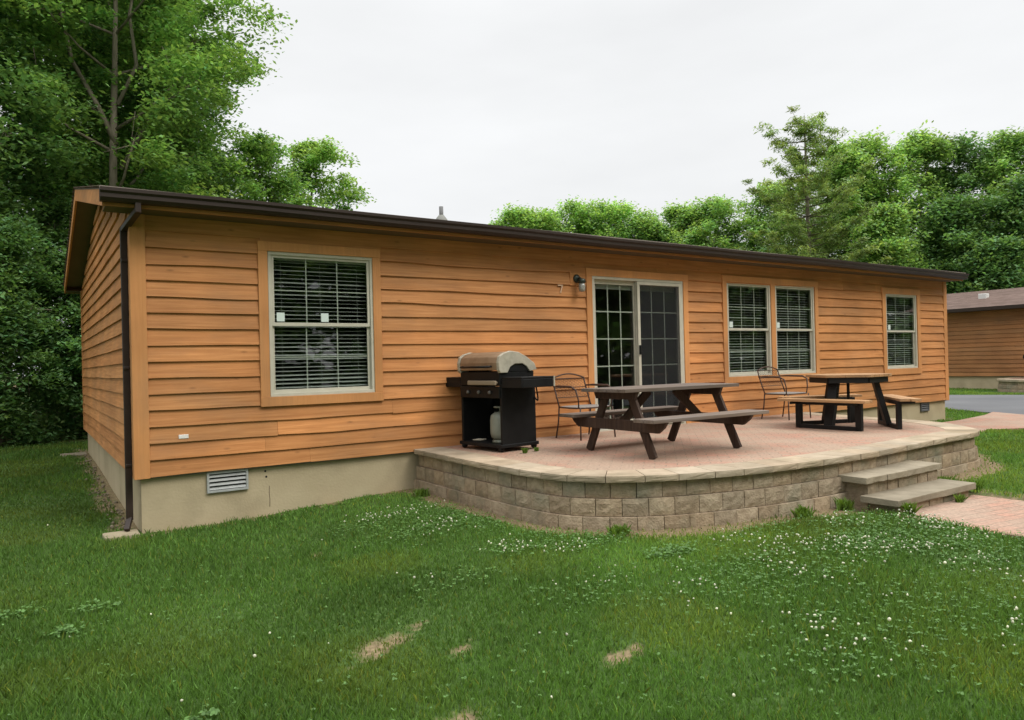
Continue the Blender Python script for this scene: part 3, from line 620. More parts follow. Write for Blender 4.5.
s = MB(); a, c, y = xm-.01, x1-.05, -.048; s.box((a, y, .055), (c, y+.016, .12)); s.box((a, y, z1-.09), (c, y+.016, z1-.045)); s.box((a, y, .12), (a+.05, y+.016, z1-.09)); s.box((c-.05, y, .12), (c, y+.016, z1-.09))
s.build('screen_frame', M['vinyl'], dr, bevel=.002); MB().box((a+.05, y+.007, .12), (c-.05, y+.009, z1-.09)).build('insect_screen', M['screen'], dr)
MB().box((xm-.004, -.075, 1.10), (xm+.03, -.0485, 1.24)).build('door_handle', M['black'], dr, bevel=.006)
bl = MB(); bl.box((x0+.06, .09, z1-.16), (x1-.06, .14, z1-.06)); 
for i in range(5): bl.box((x0+.07+i*.018, .075, .1), (x0+.074+i*.018, .15, z1-.16))
bl.build('vertical_blind', M['blind'], dr)

# wall lamp with its mounting block, numeral, plate, vents
lamp = MB().tint(1.0).box((5.345, -.034, 2.07), (5.622, -.001, 2.262)).build('mounting_block', M['cedar_x'], cabin, bevel=.003)
wl = MB().lathe([(.0, 0), (.055, 0), (.06, -.012), (.05, -.03), (.02, -.04)], (5.455, -.03, 2.165), 20, 'y').build('wall_lamp', mat('aged_lamp_metal', (.05, .06, .05), rough=.45, metal=.6), cabin, smooth=True)
MB().tube([(5.455, -.07, 2.165), (5.46, -.11, 2.17), (5.47, -.13, 2.15)], .012, 8).lathe([(.02, 2.16), (.05, 2.15), (.052, 2.10), (.045, 2.095)], (5.47, -.13, 0), 16).build('lamp_arm', bpy.data.materials['aged_lamp_metal'], wl, smooth=True)
MB().lathe([(.040, 2.095), (.046, 2.06), (.047, 2.02), (.040, 1.985), (.015, 1.975)], (5.47, -.13, 0), 18).build('lamp_shade', mat('frosted_jar_glass', (.30, .29, .26), rough=.12, spec=.8), wl, smooth=True)
mb = MB(); mb.box((5.13, -.037, 2.055), (5.215, -.028, 2.072)); mb.obox((5.188, -.0325, 2.01), (-.028, 0, -.085), (0, 1, 0), (.085, 0, -.028), .052, .0045, .009)
mb.build('house_number', mat('pale_numeral', (.62, .42, .28), rough=.6), cabin)
MB().box((.365, -.036, .352), (.455, -.021, .392)).build('wall_plate', M['white_plastic'], cabin, bevel=.004)
def vent(xa, xb, za, zb, y, m1):
    f = MB(); t = .022
    f.box((xa, y-.03, za), (xb, y, za+t)); f.box((xa, y-.03, zb-t), (xb, y, zb)); f.box((xa, y-.029, za+t), (xa+t, y, zb-t)); f.box((xb-t, y-.029, za+t), (xb, y, zb-t))
    v = f.build('foundation_vent', m1, cabin, bevel=.002)
    n_ = int((zb-za-2*t)/.034); s = MB()
    for i in range(n_):
        z = za+t+.006+i*(zb-za-2*t)/n_; s.poly([(xa+t, y-.026, z), (xb-t, y-.026, z), (xb-t, y-.006, z+.022), (xa+t, y-.006, z+.022), (xa+t, y-.026, z+.003), (xb-t, y-.026, z+.003), (xb-t, y-.006, z+.025), (xa+t, y-.006, z+.025)], [(0, 1, 2, 3), (4, 5, 6, 7), (0, 1, 5, 4), (1, 2, 6, 5), (2, 3, 7, 6), (3, 0, 4, 7)])
    s.build('louvre', m1, v); MB().box((xa+.005, y-.004, za+.005), (xb-.005, y-.001, zb-.005)).build('vent_screen', M['dark_gap'], v)
    return v
vent(.625, 1.03, -.225, -.012, .028, M['grey_metal'])
v = vent(14.62, 14.95, -.20, -.03, .028, mat('dark_vent_metal', (.10, .10, .10), rough=.6))
# plumbing vent pipe on the roof
zp = 2.70+PITCH*(.75-EAVE_Y)
pv = MB().lathe([(.11, zp-.06), (.08, zp+.04), (.05, zp+.08), (.036, zp+.10)], (3.79, .75, 0), 18).build('pipe_flashing', mat('lead_flashing', (.22, .22, .20), rough=.6), roof, smooth=True)
MB().lathe([(.028, zp), (.028, zp+.215), (.022, zp+.215)], (3.79, .75, 0), 14).build('vent_pipe', mat('pipe_grey', (.16, .16, .16), rough=.6), roof, smooth=True)

# splash block and pad, gravel beside the foundation
tag(MB().box((-.30, -.10, -.64), (.0, .16, -.515)).build('splash_block', mat('weathered_concrete', (.27, .225, .15), (.36, .30, .20), rough=.95), bevel=.01), 'small concrete splash block on the grass at the near cabin corner', 'concrete block')
tag(MB().box((-.42, 7.2, -.60), (-.02, 7.6, -.415)).build('concrete_pad', mat('old_concrete', (.22, .185, .13), (.30, .25, .18), rough=.95), bevel=.01), 'small concrete pad in the shade at the far left corner of the cabin', 'concrete pad')
def pebbles(n, fx, size, m, name):
    ico = np.array([(0, 0, 1), (.894, 0, .447), (.276, .851, .447), (-.724, .526, .447), (-.724, -.526, .447), (.276, -.851, .447), (.724, .526, -.447), (-.276, .851, -.447), (-.894, 0, -.447), (-.276, -.851, -.447), (.724, -.526, -.447), (0, 0, -1)])
    fa = np.array([(0,1,2),(0,2,3),(0,3,4),(0,4,5),(0,5,1),(1,6,2),(2,7,3),(3,8,4),(4,9,5),(5,10,1),(6,7,2),(7,8,3),(8,9,4),(9,10,5),(10,6,1),(11,7,6),(11,8,7),(11,9,8),(11,10,9),(11,6,10)])
    P = fx(n); n = len(P); s = rng.uniform(*size, n)
    V = ico[None]*(s[:, None, None]*rng.uniform(.6, 1.2, (n, 1, 3))) * rng.uniform(.8, 1.2, (n, 12, 1)) + P[:, None, :]
    F = (fa[None]+12*np.arange(n)[:, None, None]).reshape(-1, 3); t = np.repeat(rng.uniform(.7, 1.2, n), 12)
    return np_mesh(name, V.reshape(-1, 3), F, 3, np.stack([t]*3, 1), m)
M['pebble'] = mat('tan_gravel', (.20, .165, .11), attr=1, rough=.9)
def fx(n):
    y = rng.uniform(.3, 7.6, n); x = -rng.beta(1.1, 2.2, n)*.24-.02; return np.stack([x, y, gz(x, y)+.005], 1)
tag(pebbles(170, fx, (.008, .024), M['pebble'], 'gravel'), 'tan gravel strip along the side foundation of the cabin', 'gravel', kind='stuff')

# ------------------------------------------------------------------ picnic tables, chairs, grill
M['weathered'] = wood_mat('weathered_grey_plank', (.21, .165, .13), (.11, .08, .062), 'x', knots=False, rough=.7)
M['old_frame'] = wood_mat('dark_brown_frame_wood', (.075, .045, .03), (.035, .02, .014), 'z', knots=False, rough=.7)
def plank(mb, x0, x1, y0, y1, z, t):
    mb.tint(random.uniform(.85, 1.15)); mb.box((x0+random.uniform(-.006, .006), y0, z-t), (x1+random.uniform(-.006, .006), y1, z))
def picnic_table():
    r = tag(empty('picnic_table', (4.97, -2.08, PZ), R(0)), 'weathered grey-brown wooden picnic table with attached benches in front of the sliding door', 'picnic table')
    t = MB(); w = .134; H = .70
    for i in range(5): plank(t, -.87, .87, -.35+i*(w+.006), -.35+i*(w+.006)+w, H, .036)
    t.build('tabletop', M['weathered'], r, bevel=.004)
    for s in (-1, 1):
        m = MB()
        for i in range(2): y0 = s*.60-.142+i*.146; plank(m, -.87, .87, y0, y0+.138, .41, .036)
        m.build('bench_seat', M['weathered'], r, bevel=.004)
    for fxx in (-.64, .64):
        for s in (-1, 1):
            MB().tint(random.uniform(.9, 1.1)).bar((fxx+.02*s, s*.52, .0), (fxx+.02*s, s*.20, H-.037), .036, .095, (0, 1, .3)).build('leg', M['old_frame'], r, bevel=.003)
        MB().prism([(-.70, .32), (-.62, .262), (.62, .262), (.70, .32), (.74, .373), (-.74, .373)], fxx-.06, fxx-.022, 'x').build('bench_support', M['old_frame'], r, bevel=.003)
        MB().prism([(-.30, .585), (.30, .585), (.335, .663), (-.335, .663)], fxx-.06, fxx-.022, 'x').build('top_support', M['old_frame'], r, bevel=.003)
    for s in (-1, 1): MB().bar((s*.62, 0, .31), (s*.20, 0, .655), .036, .09).build('brace', M['old_frame'], r, bevel=.003)
    return r
picnic_table()
M['oiled_plank'] = wood_mat('orange_brown_plank', (.46, .27, .13), (.33, .18, .085), 'y', knots=False, rough=.6)
def metal_table():
    r = tag(empty('picnic_table', (8.60, -2.06, PZ), R(2)), 'six-sided picnic table with tan planks and three benches on a black steel frame', 'picnic table')
    H = .725; Z_ = .405; Rt = .545; hexa = [(Rt*math.cos(math.pi/3*k+math.pi/6*0), Rt*math.sin(math.pi/3*k)) for k in range(6)]
    def half(x): return min(Rt*math.sin(math.pi/3), (Rt-abs(x))*math.sqrt(3))      # half width of the hexagon at x
    t = MB(); n_ = 9; w = 2*Rt/n_
    for i in range(n_):
        a_, c_ = -Rt+i*w+.003, -Rt+(i+1)*w-.003; xs = sorted({a_, c_} | {v for v in (-Rt/2, Rt/2) if a_ < v < c_})
        t.tint(random.uniform(.88, 1.1)); t.prism([(x, -half(x)) for x in xs]+[(x, half(x)) for x in reversed(xs)], H-.035, H, 'z')
    t.build('tabletop', M['oiled_plank'], r, bevel=.003)
    rim = MB()
    for k in range(6):
        p, q = hexa[k], hexa[(k+1) % 6]; rim.bar((p[0]*.88, p[1]*.88, H-.073), (q[0]*.88, q[1]*.88, H-.073), .04, .075)
    rim.build('top_frame', M['black_steel'], r)
    for ang in (180, 312, 66):
        d = Vector((math.cos(R(ang)), math.sin(R(ang)), 0)); tv = Vector((-d.y, d.x, 0)); rb = .50
        m = MB()
        for k in range(2):
            m.tint(random.uniform(.92, 1.12)); m.obox(d*(rb+.05+.125*k)+Vector((0, 0, Z_-.017)), d, tv, (0, 0, 1), .060, .63-(.03 if k == 0 else 0), .0175)
        m.build('bench', M['oiled_plank'], r, bevel=.004)
        f = MB(); q = .056; P = [d*rb*1.03+tv*(sg*.43) for sg in (-1, 1)]
        for p in P: f.bar(p+Vector((0, 0, Z_-.036)), p+Vector((0, 0, .0)), q*1.5, q, d)
        f.bar(P[0]+Vector((0, 0, .022)), P[1]+Vector((0, 0, .022)), q, q); f.bar(P[0]+Vector((0, 0, Z_-.055)), P[1]+Vector((0, 0, Z_-.055)), q, q)
        for p in P: f.bar(p+Vector((0, 0, Z_-.056))-d*.03, p+d*.20+Vector((0, 0, Z_-.056)), .035, .035)
        f.build('bench_frame', M['black_steel'], r, bevel=.004)
        MB().bar(d*.33+Vector((0, 0, H-.04)), d*.50+Vector((0, 0, .02)), .13, .07, d).build('table_leg', M['black_steel'], r, bevel=.004)
    MB().lathe([(.02, .05), (.02, H-.03)], n=10).build('centre_post', M['black_steel'], r)
    return r
metal_table()

M['iron'] = mat('brown_wrought_iron', (.055, .032, .024), (.09, .05, .035), scale=(20, 20, 20), rough=.6, spec=.35)
M['cushion'] = mat('grey_mesh_seat', (.24, .22, .20), (.30, .28, .26), scale=(30, 30, 30), rough=.7)
def arc(p, q, bulge, n=8):
    p, q, b_ = Vector(p), Vector(q), Vector(bulge); return [p.lerp(q, i/n)+b_*math.sin(math.pi*i/n) for i in range(n+1)]
def iron_chair(loc, rz, label):
    r = tag(empty('garden_chair', loc, rz), label, 'chair', 'brown wrought iron chairs against the cabin wall')
    w, d, sh = .275, .22, .40
    for s in (-1, 1):
        MB().tube([(s*w, -d, sh), (s*(w+.01), -d-.01, .2), (s*(w+.02), -d-.02, .0)], .010, 8).build('leg', M['iron'], r, smooth=True)
        MB().tube([(s*w, d-.02, sh), (s*w, d, .2), (s*(w+.01), d+.04, .0)], .010, 8).build('leg', M['iron'], r, smooth=True)
        MB().tube([(s*w, d+.085, sh+.27), (s*(w+.03), d-.05, sh+.275), (s*(w+.04), -d+.12, sh+.27), (s*(w+.035), -d+.04, sh+.23), (s*(w+.01), -d+.02, sh+.10), (s*w, -d+.03, sh)], [.009, .014, .015, .012, .009, .009], 8).build('armrest', M['iron'], r, smooth=True)
    bk = MB()
    for s in (-1, 1): bk.tube([(s*w, d-.03, sh-.01), (s*w, d+.03, sh+.15), (s*w, d+.075, sh+.27), (s*(w-.005), d+.105, sh+.375)], .010, 8)
    bk.tube(arc((-w, d+.105, sh+.375), (w, d+.105, sh+.375), (0, .01, .055), 12), .010, 8)
    bk.tube([(-w, d+.104, sh+.37), (w, d+.104, sh+.37)], .006, 6); bk.tube([(-w, d+.07, sh+.25), (w, d+.07, sh+.25)], .006, 6); bk.tube([(-w, d+.04, sh+.12), (w, d+.04, sh+.12)], .006, 6)
    bko = bk.build('back_frame', M['iron'], r, smooth=True)
    ms = MB()                                   # expanded-metal mesh: diagonal strands
    yb = lambda z: d+.038+(z-.12)*.26
    for i in range(17):
        x = -w+.02+i*(2*w-.04)/16
        pts = []
        for j in range(13): z = .12+j*.25/12; pts.append((x+(.011 if j % 2 else -.011)*(1 if i % 2 else -1), yb(z), sh+z))
        ms.tube(pts, .0021, 3, cap=False)
    ms.build('back_mesh', M['iron'], bko)
    s_ = MB(); n_ = 28; V = []; 
    for z in (sh-.012, sh+.012):
        for i in range(n_): a = 2*math.pi*i/n_; c, s2 = math.cos(a), math.sin(a); V.append(((w+.01)*math.copysign(abs(c)**.45, c), (d+.01)*math.copysign(abs(s2)**.45, s2), z))
    s_.poly(V, [tuple(range(n_)), tuple(range(n_, 2*n_))]+[(i, (i+1) % n_, (i+1) % n_+n_, i+n_) for i in range(n_)]); s_.build('seat', M['cushion'], r, bevel=.004)
    s_ = MB(); P = [((w+.018)*math.copysign(abs(math.cos(a))**.45, math.cos(a)), (d+.018)*math.copysign(abs(math.sin(a))**.45, math.sin(a)), sh) for a in np.linspace(0, 2*math.pi, 29)]
    s_.tube(P, .010, 6, cap=False); s_.build('seat_frame', M['iron'], r, smooth=True)
    return r
iron_chair((5.17, -.50, PZ), R(2), 'brown wrought iron chair with mesh back between the black grill and the sliding door')
iron_chair((9.22, -.62, PZ), R(2), 'brown wrought iron chair under the double window, between the two picnic tables')

M['cast'] = mat('brushed_cast_metal', (.33, .30, .235), (.47, .43, .34), scale=(14, 14, 14), rough=.55, metal=.1, spec=.5, dirt=(.34, .29, .22), dirt_scale=7, dirt_lo=.56, dirt_hi=.8)
M['lid'] = mat('tarnished_brown_lid', (.24, .155, .09), (.34, .235, .15), scale=(8, 8, 8), rough=.45, metal=.3, spec=.5)
M['knob'] = mat('dull_knob', (.10, .095, .085), rough=.5)
M['tan_bar'] = mat('tan_handle', (.27, .21, .145), rough=.55)
def grill(loc, rz, label):
    # local frame: front faces -y, width along x
    r = tag(empty('gas_grill', loc, rz), label, 'grill', 'black gas grills on the patios')
    W, Dp = .36, .255
    for s in (-1, 1):
        MB().box((s*W-.018, -Dp, .07), (s*W+.018, Dp, .76)).build('side_panel', M['black'], r, bevel=.006)
    MB().box((-W+.02, Dp-.03, .10), (W-.02, Dp-.012, .68)).build('back_panel', M['black'], r)
    MB().box((-W-.03, -Dp-.03, .045), (W+.03, Dp+.03, .085)).build('bottom_shelf', M['black'], r, bevel=.008)
    MB().box((-W-.005, -Dp-.02, .60), (W+.005, -Dp+.03, .735)).build('control_panel', M['black'], r, bevel=.01)
    for x in (-.2, 0, .2): MB().lathe([(.0, 0), (.022, 0), (.019, -.022), (.0, -.024)], (x, -Dp-.021, .665), 14, 'y').build('knob', M['knob'], r, smooth=True)
    MB().prism([(-Dp-.01, .738), (Dp-.02, .738), (Dp+.0, .90), (-Dp-.015, .90)], -W-.005, W+.005, 'x').build('firebox', M['black'], r, bevel=.012)
    MB().box((-W+.20, -Dp-.07, .75), (W-.01, -Dp-.045, .80)).box((-W+.22, -Dp-.06, .765), (-W+.24, -Dp-.01, .79)).box((W-.05, -Dp-.06, .765), (W-.03, -Dp-.01, .79)).build('towel_bar', M['tan_bar'], r, bevel=.008)
    # lid: curved profile
    pr = [(-Dp-.03, .915), (-Dp-.035, 1.0), (-Dp-.015, 1.065), (-Dp+.04, 1.10), (-Dp+.14, 1.125), (-Dp+.26, 1.11), (Dp-.14, 1.06), (Dp-.02, .99), (Dp+.01, .915)]
    ld = MB().prism(pr, -W+.02, W-.02, 'x').build('lid', M['lid'], r, bevel=.01)
    pe = [(y-.0, z) for y, z in pr[:-1]]+[(Dp+.015, .915), (Dp-.09, .895), (Dp-.14, .955), (Dp-.20, .985), (-Dp+.20, .985), (-Dp+.13, .95), (-Dp+.09, .885), (-Dp-.01, .885)]
    pe = [(y*1.02, z+(.006 if z > 1 else 0)) for y, z in pe]
    for s in (-1, 1):
        MB().prism(pe, s*(W-.018), s*(W+.03), 'x').build('lid_end', M['cast'], ld, bevel=.006)
        MB().prism([(-Dp+.08, .90), (Dp-.08, .90), (Dp-.14, .97), (-Dp+.14, .97)], s*(W-.0), s*(W+.012), 'x').build('end_plate', M['black'], ld)
    MB().tube([(-W+.1, -Dp-.045, .96), (-W+.1, -Dp-.085, .955), (W-.1, -Dp-.085, .955), (W-.1, -Dp-.045, .96)], .012, 8).build('lid_handle', M['black'], ld, smooth=True)
    for s in (-1, 1):
        o = MB(); a, c = s*(W+.02), s*(W+.36)
        o.box((a, -Dp+.0, .815), (c, Dp-.02, .838)); o.box((a, -Dp+.0, .72), (c, -Dp+.02, .815)); o.box((c-s*.02, -Dp+.02, .72), (c, Dp-.04, .815)); o.box((a, Dp-.04, .74), (c-s*.02, Dp-.02, .815))
        sh = o.build('side_shelf', M['black'], r, bevel=.006)
        MB().box((c-s*.004, Dp-.035, .722), (c+s*.008, Dp-.018, .839)).build('lit_shelf_edge', M['cast'], sh)  # pale strip standing in for the white-lit end edge of the shelf
    for sx in (-1, 1):
        for sy in (-1, 1): MB().lathe([(.0, -.02), (.032, -.018), (.035, 0), (.032, .018), (.0, .02)], (sx*(W-.02), sy*(Dp-.01), .035), 16, 'x').build('caster', M['black'], r, smooth=True)
    MB().tube(arc((W+.16, Dp-.12, .73), (W+.02, Dp-.02, .60), (0, .04, -.10), 8), .009, 8).build('gas_hose', M['black'], r, smooth=True)
    return r
g1 = grill((3.72, -.66, PZ), R(-90+7), 'black gas grill with brown and silver lid on the patio against the cabin wall')
tank = tag(empty('propane_tank', (3.64, -.84, PZ+.088)), 'pale propane tank standing inside the open cabinet of the black grill', 'propane tank')
mt = mat('pale_tank_paint', (.18, .19, .15), (.27, .28, .23), rough=.4)
MB().lathe([(.10, 0), (.10, .03)], n=20).build('foot_ring', mt, tank, smooth=True)
MB().lathe([(.07, .03), (.115, .06), (.125, .11), (.125, .26), (.115, .31), (.07, .345), (.02, .35)], n=24).build('tank_body', mt, tank, smooth=True)
MB().tube([(.075*math.cos(a), .075*math.sin(a), .405) for a in np.linspace(.6, 5.7, 16)], .010, 6).lathe([(.018, .35), (.018, .40)], n=10).build('collar', mt, tank, smooth=True)
mb = MB()
for i in range(4): mb.tube([(-.08+i*.035, -.05, .0), (-.085+i*.035, .06, .0)], .008, 6)
o = mb.build('grill_tools', M['cast']); o.location = (3.58, -.50, PZ+.10); o.rotation_euler = (0, 0, .4)
tag(o, 'pale metal rods lying on the bottom shelf inside the black grill', 'grill parts')

# ------------------------------------------------------------------ neighbouring cabin
nb = tag(empty('cabin', (30, 1, -.4)), 'brown wooden cabin with a reddish shingle roof across the road', 'cabin')
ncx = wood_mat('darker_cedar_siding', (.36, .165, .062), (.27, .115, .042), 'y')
mb = MB(); yA, yB = -8.0, 8.6
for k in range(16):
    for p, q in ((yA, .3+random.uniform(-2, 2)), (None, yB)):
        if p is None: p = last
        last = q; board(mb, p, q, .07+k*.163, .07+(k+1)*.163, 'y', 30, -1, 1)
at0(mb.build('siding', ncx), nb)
at0(MB().box((30.02, yA, .05), (37.8, yB, 2.7)).build('sheathing', M['dark_room']), nb)
at0(MB().box((30.04, yA+.04, -.7), (37.7, yB-.04, .06)).build('foundation', M['foundation']), nb)
mb = MB(); zn = 2.72
for s, xa, xb in ((1, 29.6, 33.9), (-1, 38.2, 33.9)):
    for i in range(20):
        p, q = i/20, (i+1)/20; x0_, x1_ = xa+(xb-xa)*p, xa+(xb-xa)*q; z0_, z1_ = zn+.95*p, zn+.95*q
        mb.tint(random.uniform(.86, 1.1)); mb.poly([(x0_, yA-.3, z0_+.02), (x0_, yB+.3, z0_+.02), (x1_, yB+.3, z1_+.01), (x1_, yA-.3, z1_+.01), (x0_, yA-.3, z0_), (x0_, yB+.3, z0_)], [(0, 1, 2, 3), (4, 5, 1, 0)])
    mb.poly([(xa, yA-.3, zn-.02), (xa, yB+.3, zn-.02), (xb, yB+.3, zn+.93), (xb, yA-.3, zn+.93)], [(0, 1, 2, 3)])
nroof = at0(mb.build('roof', mat('reddish_shingle', (.135, .092, .075), (.20, .14, .118), scale=(3, 3, 3), rough=.95, attr=1)), nb)
for y in (yA-.28, yB+.28):
    at0(MB().prism([(29.62, zn-.03), (38.18, zn-.03), (33.9, zn+.90)], y-.02, y+.02, 'y').build('gable', ncx), nb)
at0(MB().box((29.50, yA-.3, 2.60), (29.60, yB+.3, 2.73)).box((29.60, yA-.3, 2.60), (30.0, yB+.3, 2.62)).build('gutter', M['gutter']), nb)
at0(MB().box((31.7, 5.95, 3.16), (32.0, 6.25, 3.40)).build('roof_vent', mat('pale_roof_vent', (.6, .6, .58), rough=.6), bevel=.02), nb)
np_ = tag(empty('patio', (28.6, 0, -.42)), 'small grey stone patio in front of the brown cabin across the road', 'patio')
NP = catmull([(29.95, 4.35), (29.0, 4.35), (28.3, 4.2), (27.75, 3.7), (27.4, 2.9), (27.2, 2.0), (27.1, 0), (27.1, -2), (27.2, -4.4)], 6)
mb = MB(); ring_blocks(mb, NP, .035, .22, -.17, -.06, .24, .03, .014); ring_blocks(mb, NP, .012, .22, -.32, -.173, .24, .03, .014); ring_blocks(mb, NP, -.01, .25, -.55, -.323, .24, .03, .014)
at0(mb.build('retaining_wall', M['block']), np_)
mb = MB(); ring_blocks(mb, NP, -.03, .36, -.058, .02, .33, .1, .006); at0(mb.build('cap_stones', M['cope']), np_)
mb = MB(); o_ = [(x+.32, y-.02) for x, y in NP if x+.32 < 29.99]+[(29.99, -4.4), (29.99, 4.2)]; n = len(o_); mb.poly([(x, y, .012) for x, y in o_], [tuple(range(n))])
at0(mb.build('paver_surface', M['paver']), np_)
g2 = copy_tree(g1); g2.location = (28.9, 2.80, .02); g2.rotation_euler = (0, 0, R(-90)); g2['label'] = 'black grill on the patio of the cabin across the road, cut by the right edge'

# ------------------------------------------------------------------ trees
M['leaf_mid'] = leaf_mat('maple_leaf', (.20, .345, .105), .42)
M['leaf_dark'] = leaf_mat('dark_leaf', (.135, .25, .09), .38)
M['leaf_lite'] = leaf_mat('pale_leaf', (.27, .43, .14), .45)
M['needle'] = leaf_mat('pine_needle', (.24, .33, .12), .35)
M['bark'] = mat('grey_brown_bark', (.15, .13, .09), (.26, .225, .17), scale=(9, 9, 2), rough=.95, bump=.03, bscale=(18, 18, 4))

def leaf_cloud(centers, rad, n_per, size, m, name, parent, flat=.5, tvar=.22, seed=0, drop=.2, clump_t=.16, aspect=.55):
    g = np.random.default_rng(seed); C_ = np.asarray(centers); K = len(C_)
    n = K*n_per; ci = np.repeat(np.arange(K), n_per); rr = np.repeat(rad, n_per)
    d = g.normal(size=(n, 3)); d /= np.linalg.norm(d, axis=1)[:, None]; q = g.uniform(0, 1, n)**.5*g.uniform(.7, 1.25, n)
    off = d*q[:, None]*rr[:, None]; hr = np.hypot(off[:, 0], off[:, 1]); off[:, 2] = off[:, 2]*flat - drop*hr**2/np.maximum(rr, .01)
    P = C_[ci]+off
    a = g.uniform(0, 2*math.pi, n); tilt = g.normal(0, .5, n)
    s = size*g.uniform(.6, 1.25, n)
    u = np.stack([np.cos(a), np.sin(a), -.25+tilt*.5], 1); u /= np.linalg.norm(u, axis=1)[:, None]
    v = np.cross(u, np.stack([g.normal(0, .35, n), g.normal(0, .35, n), np.ones(n)], 1)); v /= np.linalg.norm(v, axis=1)[:, None]
    w = (s*aspect)[:, None]; s = s[:, None]; sag = np.zeros((n, 3)); sag[:, 2] = -.15*s[:, 0]
    V = np.stack([P-u*s*.5, P+v*w*.5+sag*.2, P+u*s*.5+sag, P-v*w*.5+sag*.2], 1)
    t = (1+clump_t*g.normal(size=K))[ci]*(1+tvar*g.normal(size=n)); t = np.clip(t, .35, 1.7); hue = g.normal(0, .08, n)+np.repeat(g.normal(0, .05, K), n_per)
    T = np.stack([t*(1+hue), t, t*(1-hue*.6)], 1); T = np.repeat(T, 4, 0)
    return np_mesh(name, V.reshape(-1, 3), None, 4, T, m, parent)

def broadleaf(loc, H, rx, z_lo, name, label, m, seed, n_clump=220, n_per=190, size=.13, trunk_r=.16, lean=(0, 0), group=None, fork=None, clump_r=.75, clear=None, cat='tree', flat=.5, drop=.2):
    n_clump = int(n_clump*1.5)
    g = np.random.default_rng(seed); x, y = loc; z = gzs(x, y)-.05
    r = tag(empty(name, (x, y, z)), label, cat, group)
    tb = MB(); top = H*.86
    def tpt(t): return Vector((lean[0]*t+.10*math.sin(t*5+seed), lean[1]*t+.10*math.cos(t*4+seed), top*t))
    T_ = [tpt(i/10) for i in range(11)]; tb.tube(T_, [trunk_r*(1-.85*(i/10)**1.1)*(1.35 if i == 0 else 1) for i in range(11)], 10)
    cs, rs = [], []
    zc, zh = (z_lo+H)/2, (H-z_lo)/2
    # a few big lobes give the crown an uneven outline; clumps sit near their surface
    lobes = []
    nl = 17
    for i in range(nl):
        t = (i+.5)/nl; ang = i*2.4+g.uniform(-.4, .4); hz = z_lo+(H-z_lo)*t; prof = math.sin(math.pi*min(1, (t*.86+.14)))**.6
        lobes.append((Vector((math.cos(ang)*rx*.55*prof*g.uniform(.5, 1.25), math.sin(ang)*rx*.55*prof*g.uniform(.5, 1.25), hz)), rx*.46*g.uniform(.6, 1.3)*(.5+.5*prof)))
    for i in range(n_clump):
        c, lr = lobes[int(g.integers(nl))]; d = g.normal(size=3); d /= np.linalg.norm(d); d[2] = d[2]*.75+.12
        p = Vector(c)+Vector(d)*lr*g.uniform(.4, 1.22)
        p.z = min(max(p.z, z_lo*.85), H); p.x += lean[0]*p.z/H; p.y += lean[1]*p.z/H
        if clear:                           # the side facing the lawn is open, so the trunk shows
            tc_ = (Vector((CAM.x-x, CAM.y-y, 0))).normalized(); lat = abs(p.x*tc_.y-p.y*tc_.x)
            if lat < clear[0] and p.x*tc_.x+p.y*tc_.y > -.1 and p.z < clear[1]: continue
        cs.append(tuple(p)); rs.append(clump_r*g.uniform(.55, 1.25))
    for c, lr in lobes:                     # limbs from the trunk to every lobe and twigs beyond
        t0 = max(.12, min(.9, (c.z-lr*.9)/top)); a = tpt(t0); e = c+Vector((lean[0]*c.z/H, lean[1]*c.z/H, 0)); tb.tube([a, a.lerp(e, .5)+Vector((0, 0, -.15)), e], [trunk_r*.42*(1-t0*.6), trunk_r*.28*(1-t0*.6), trunk_r*.1], 6)
        for k in range(3):
            q = e+Vector(g.normal(size=3))*lr*.3; tb.tube([a.lerp(e, .7+.1*k), q], [trunk_r*.08, .008], 4)
    if fork:
        for f in fork: tb.tube([Vector(p) for p in f[0]], f[1], 8)
    tb.build('trunk', M['bark'], r, smooth=True)
    leaf_cloud(cs, np.array(rs), n_per, size, m, 'crown', r, seed=seed+1, flat=flat, drop=drop)
    return r

GL = 'trees crowding behind the left end of the cabin'
ta = broadleaf((1.05, 12.6), 15.5, 3.7, 5.6, 'maple_tree', 'tall tree whose forked grey trunk rises above the left roof end', M['leaf_mid'], 3, 230, 190, .14, .155, clear=(.7, 10.0), fork=[
    ([(.0, 0, 7.2), (-.35, .1, 8.1), (-.9, .2, 9.2), (-1.1, .2, 10.3), (-1.0, .2, 12)], [.07, .06, .05, .04, .02]), ([(.05, 0, 8.2), (.5, 0, 9.3), (.35, -.1, 10.5), (.6, -.1, 12)], [.05, .045, .035, .02]), ([(.1, 0, 6.6), (.9, -.2, 8.2), (2.0, -.3, 9.2)], [.06, .045, .02])])
broadleaf((2.5, 14.9), 12.6, 2.3, 1.0, 'leafy_tree', 'broad mid green tree right of the forked trunk above the left roof', M['leaf_mid'], 5, 260, 190, .14, .15)
broadleaf((1.5, 18.2), 17.5, 2.6, 6.0, 'tall_tree', 'tallest green tree in the left group, its edge against the sky', M['leaf_mid'], 8, 230, 170, .15, .2)
broadleaf((7.6, 17.6), 9.6, 2.5, .8, 'small_tree', 'small pale green open tree at the right end of the left tree group', M['leaf_lite'], 9, 150, 140, .15, .09, clump_r=.6)
broadleaf((5.1, 14.6), 8.5, 1.9, .8, 'small_tree', 'low mid green tree between the tall left trees and the small pale tree', M['leaf_mid'], 17, 130, 150, .14, .09, clump_r=.6)
broadleaf((-2.6, 12.1), 14.5, 2.6, 3.2, 'dark_tree', 'dark dense tree at the left edge of the picture', M['leaf_dark'], 12, 250, 180, .15, .17)
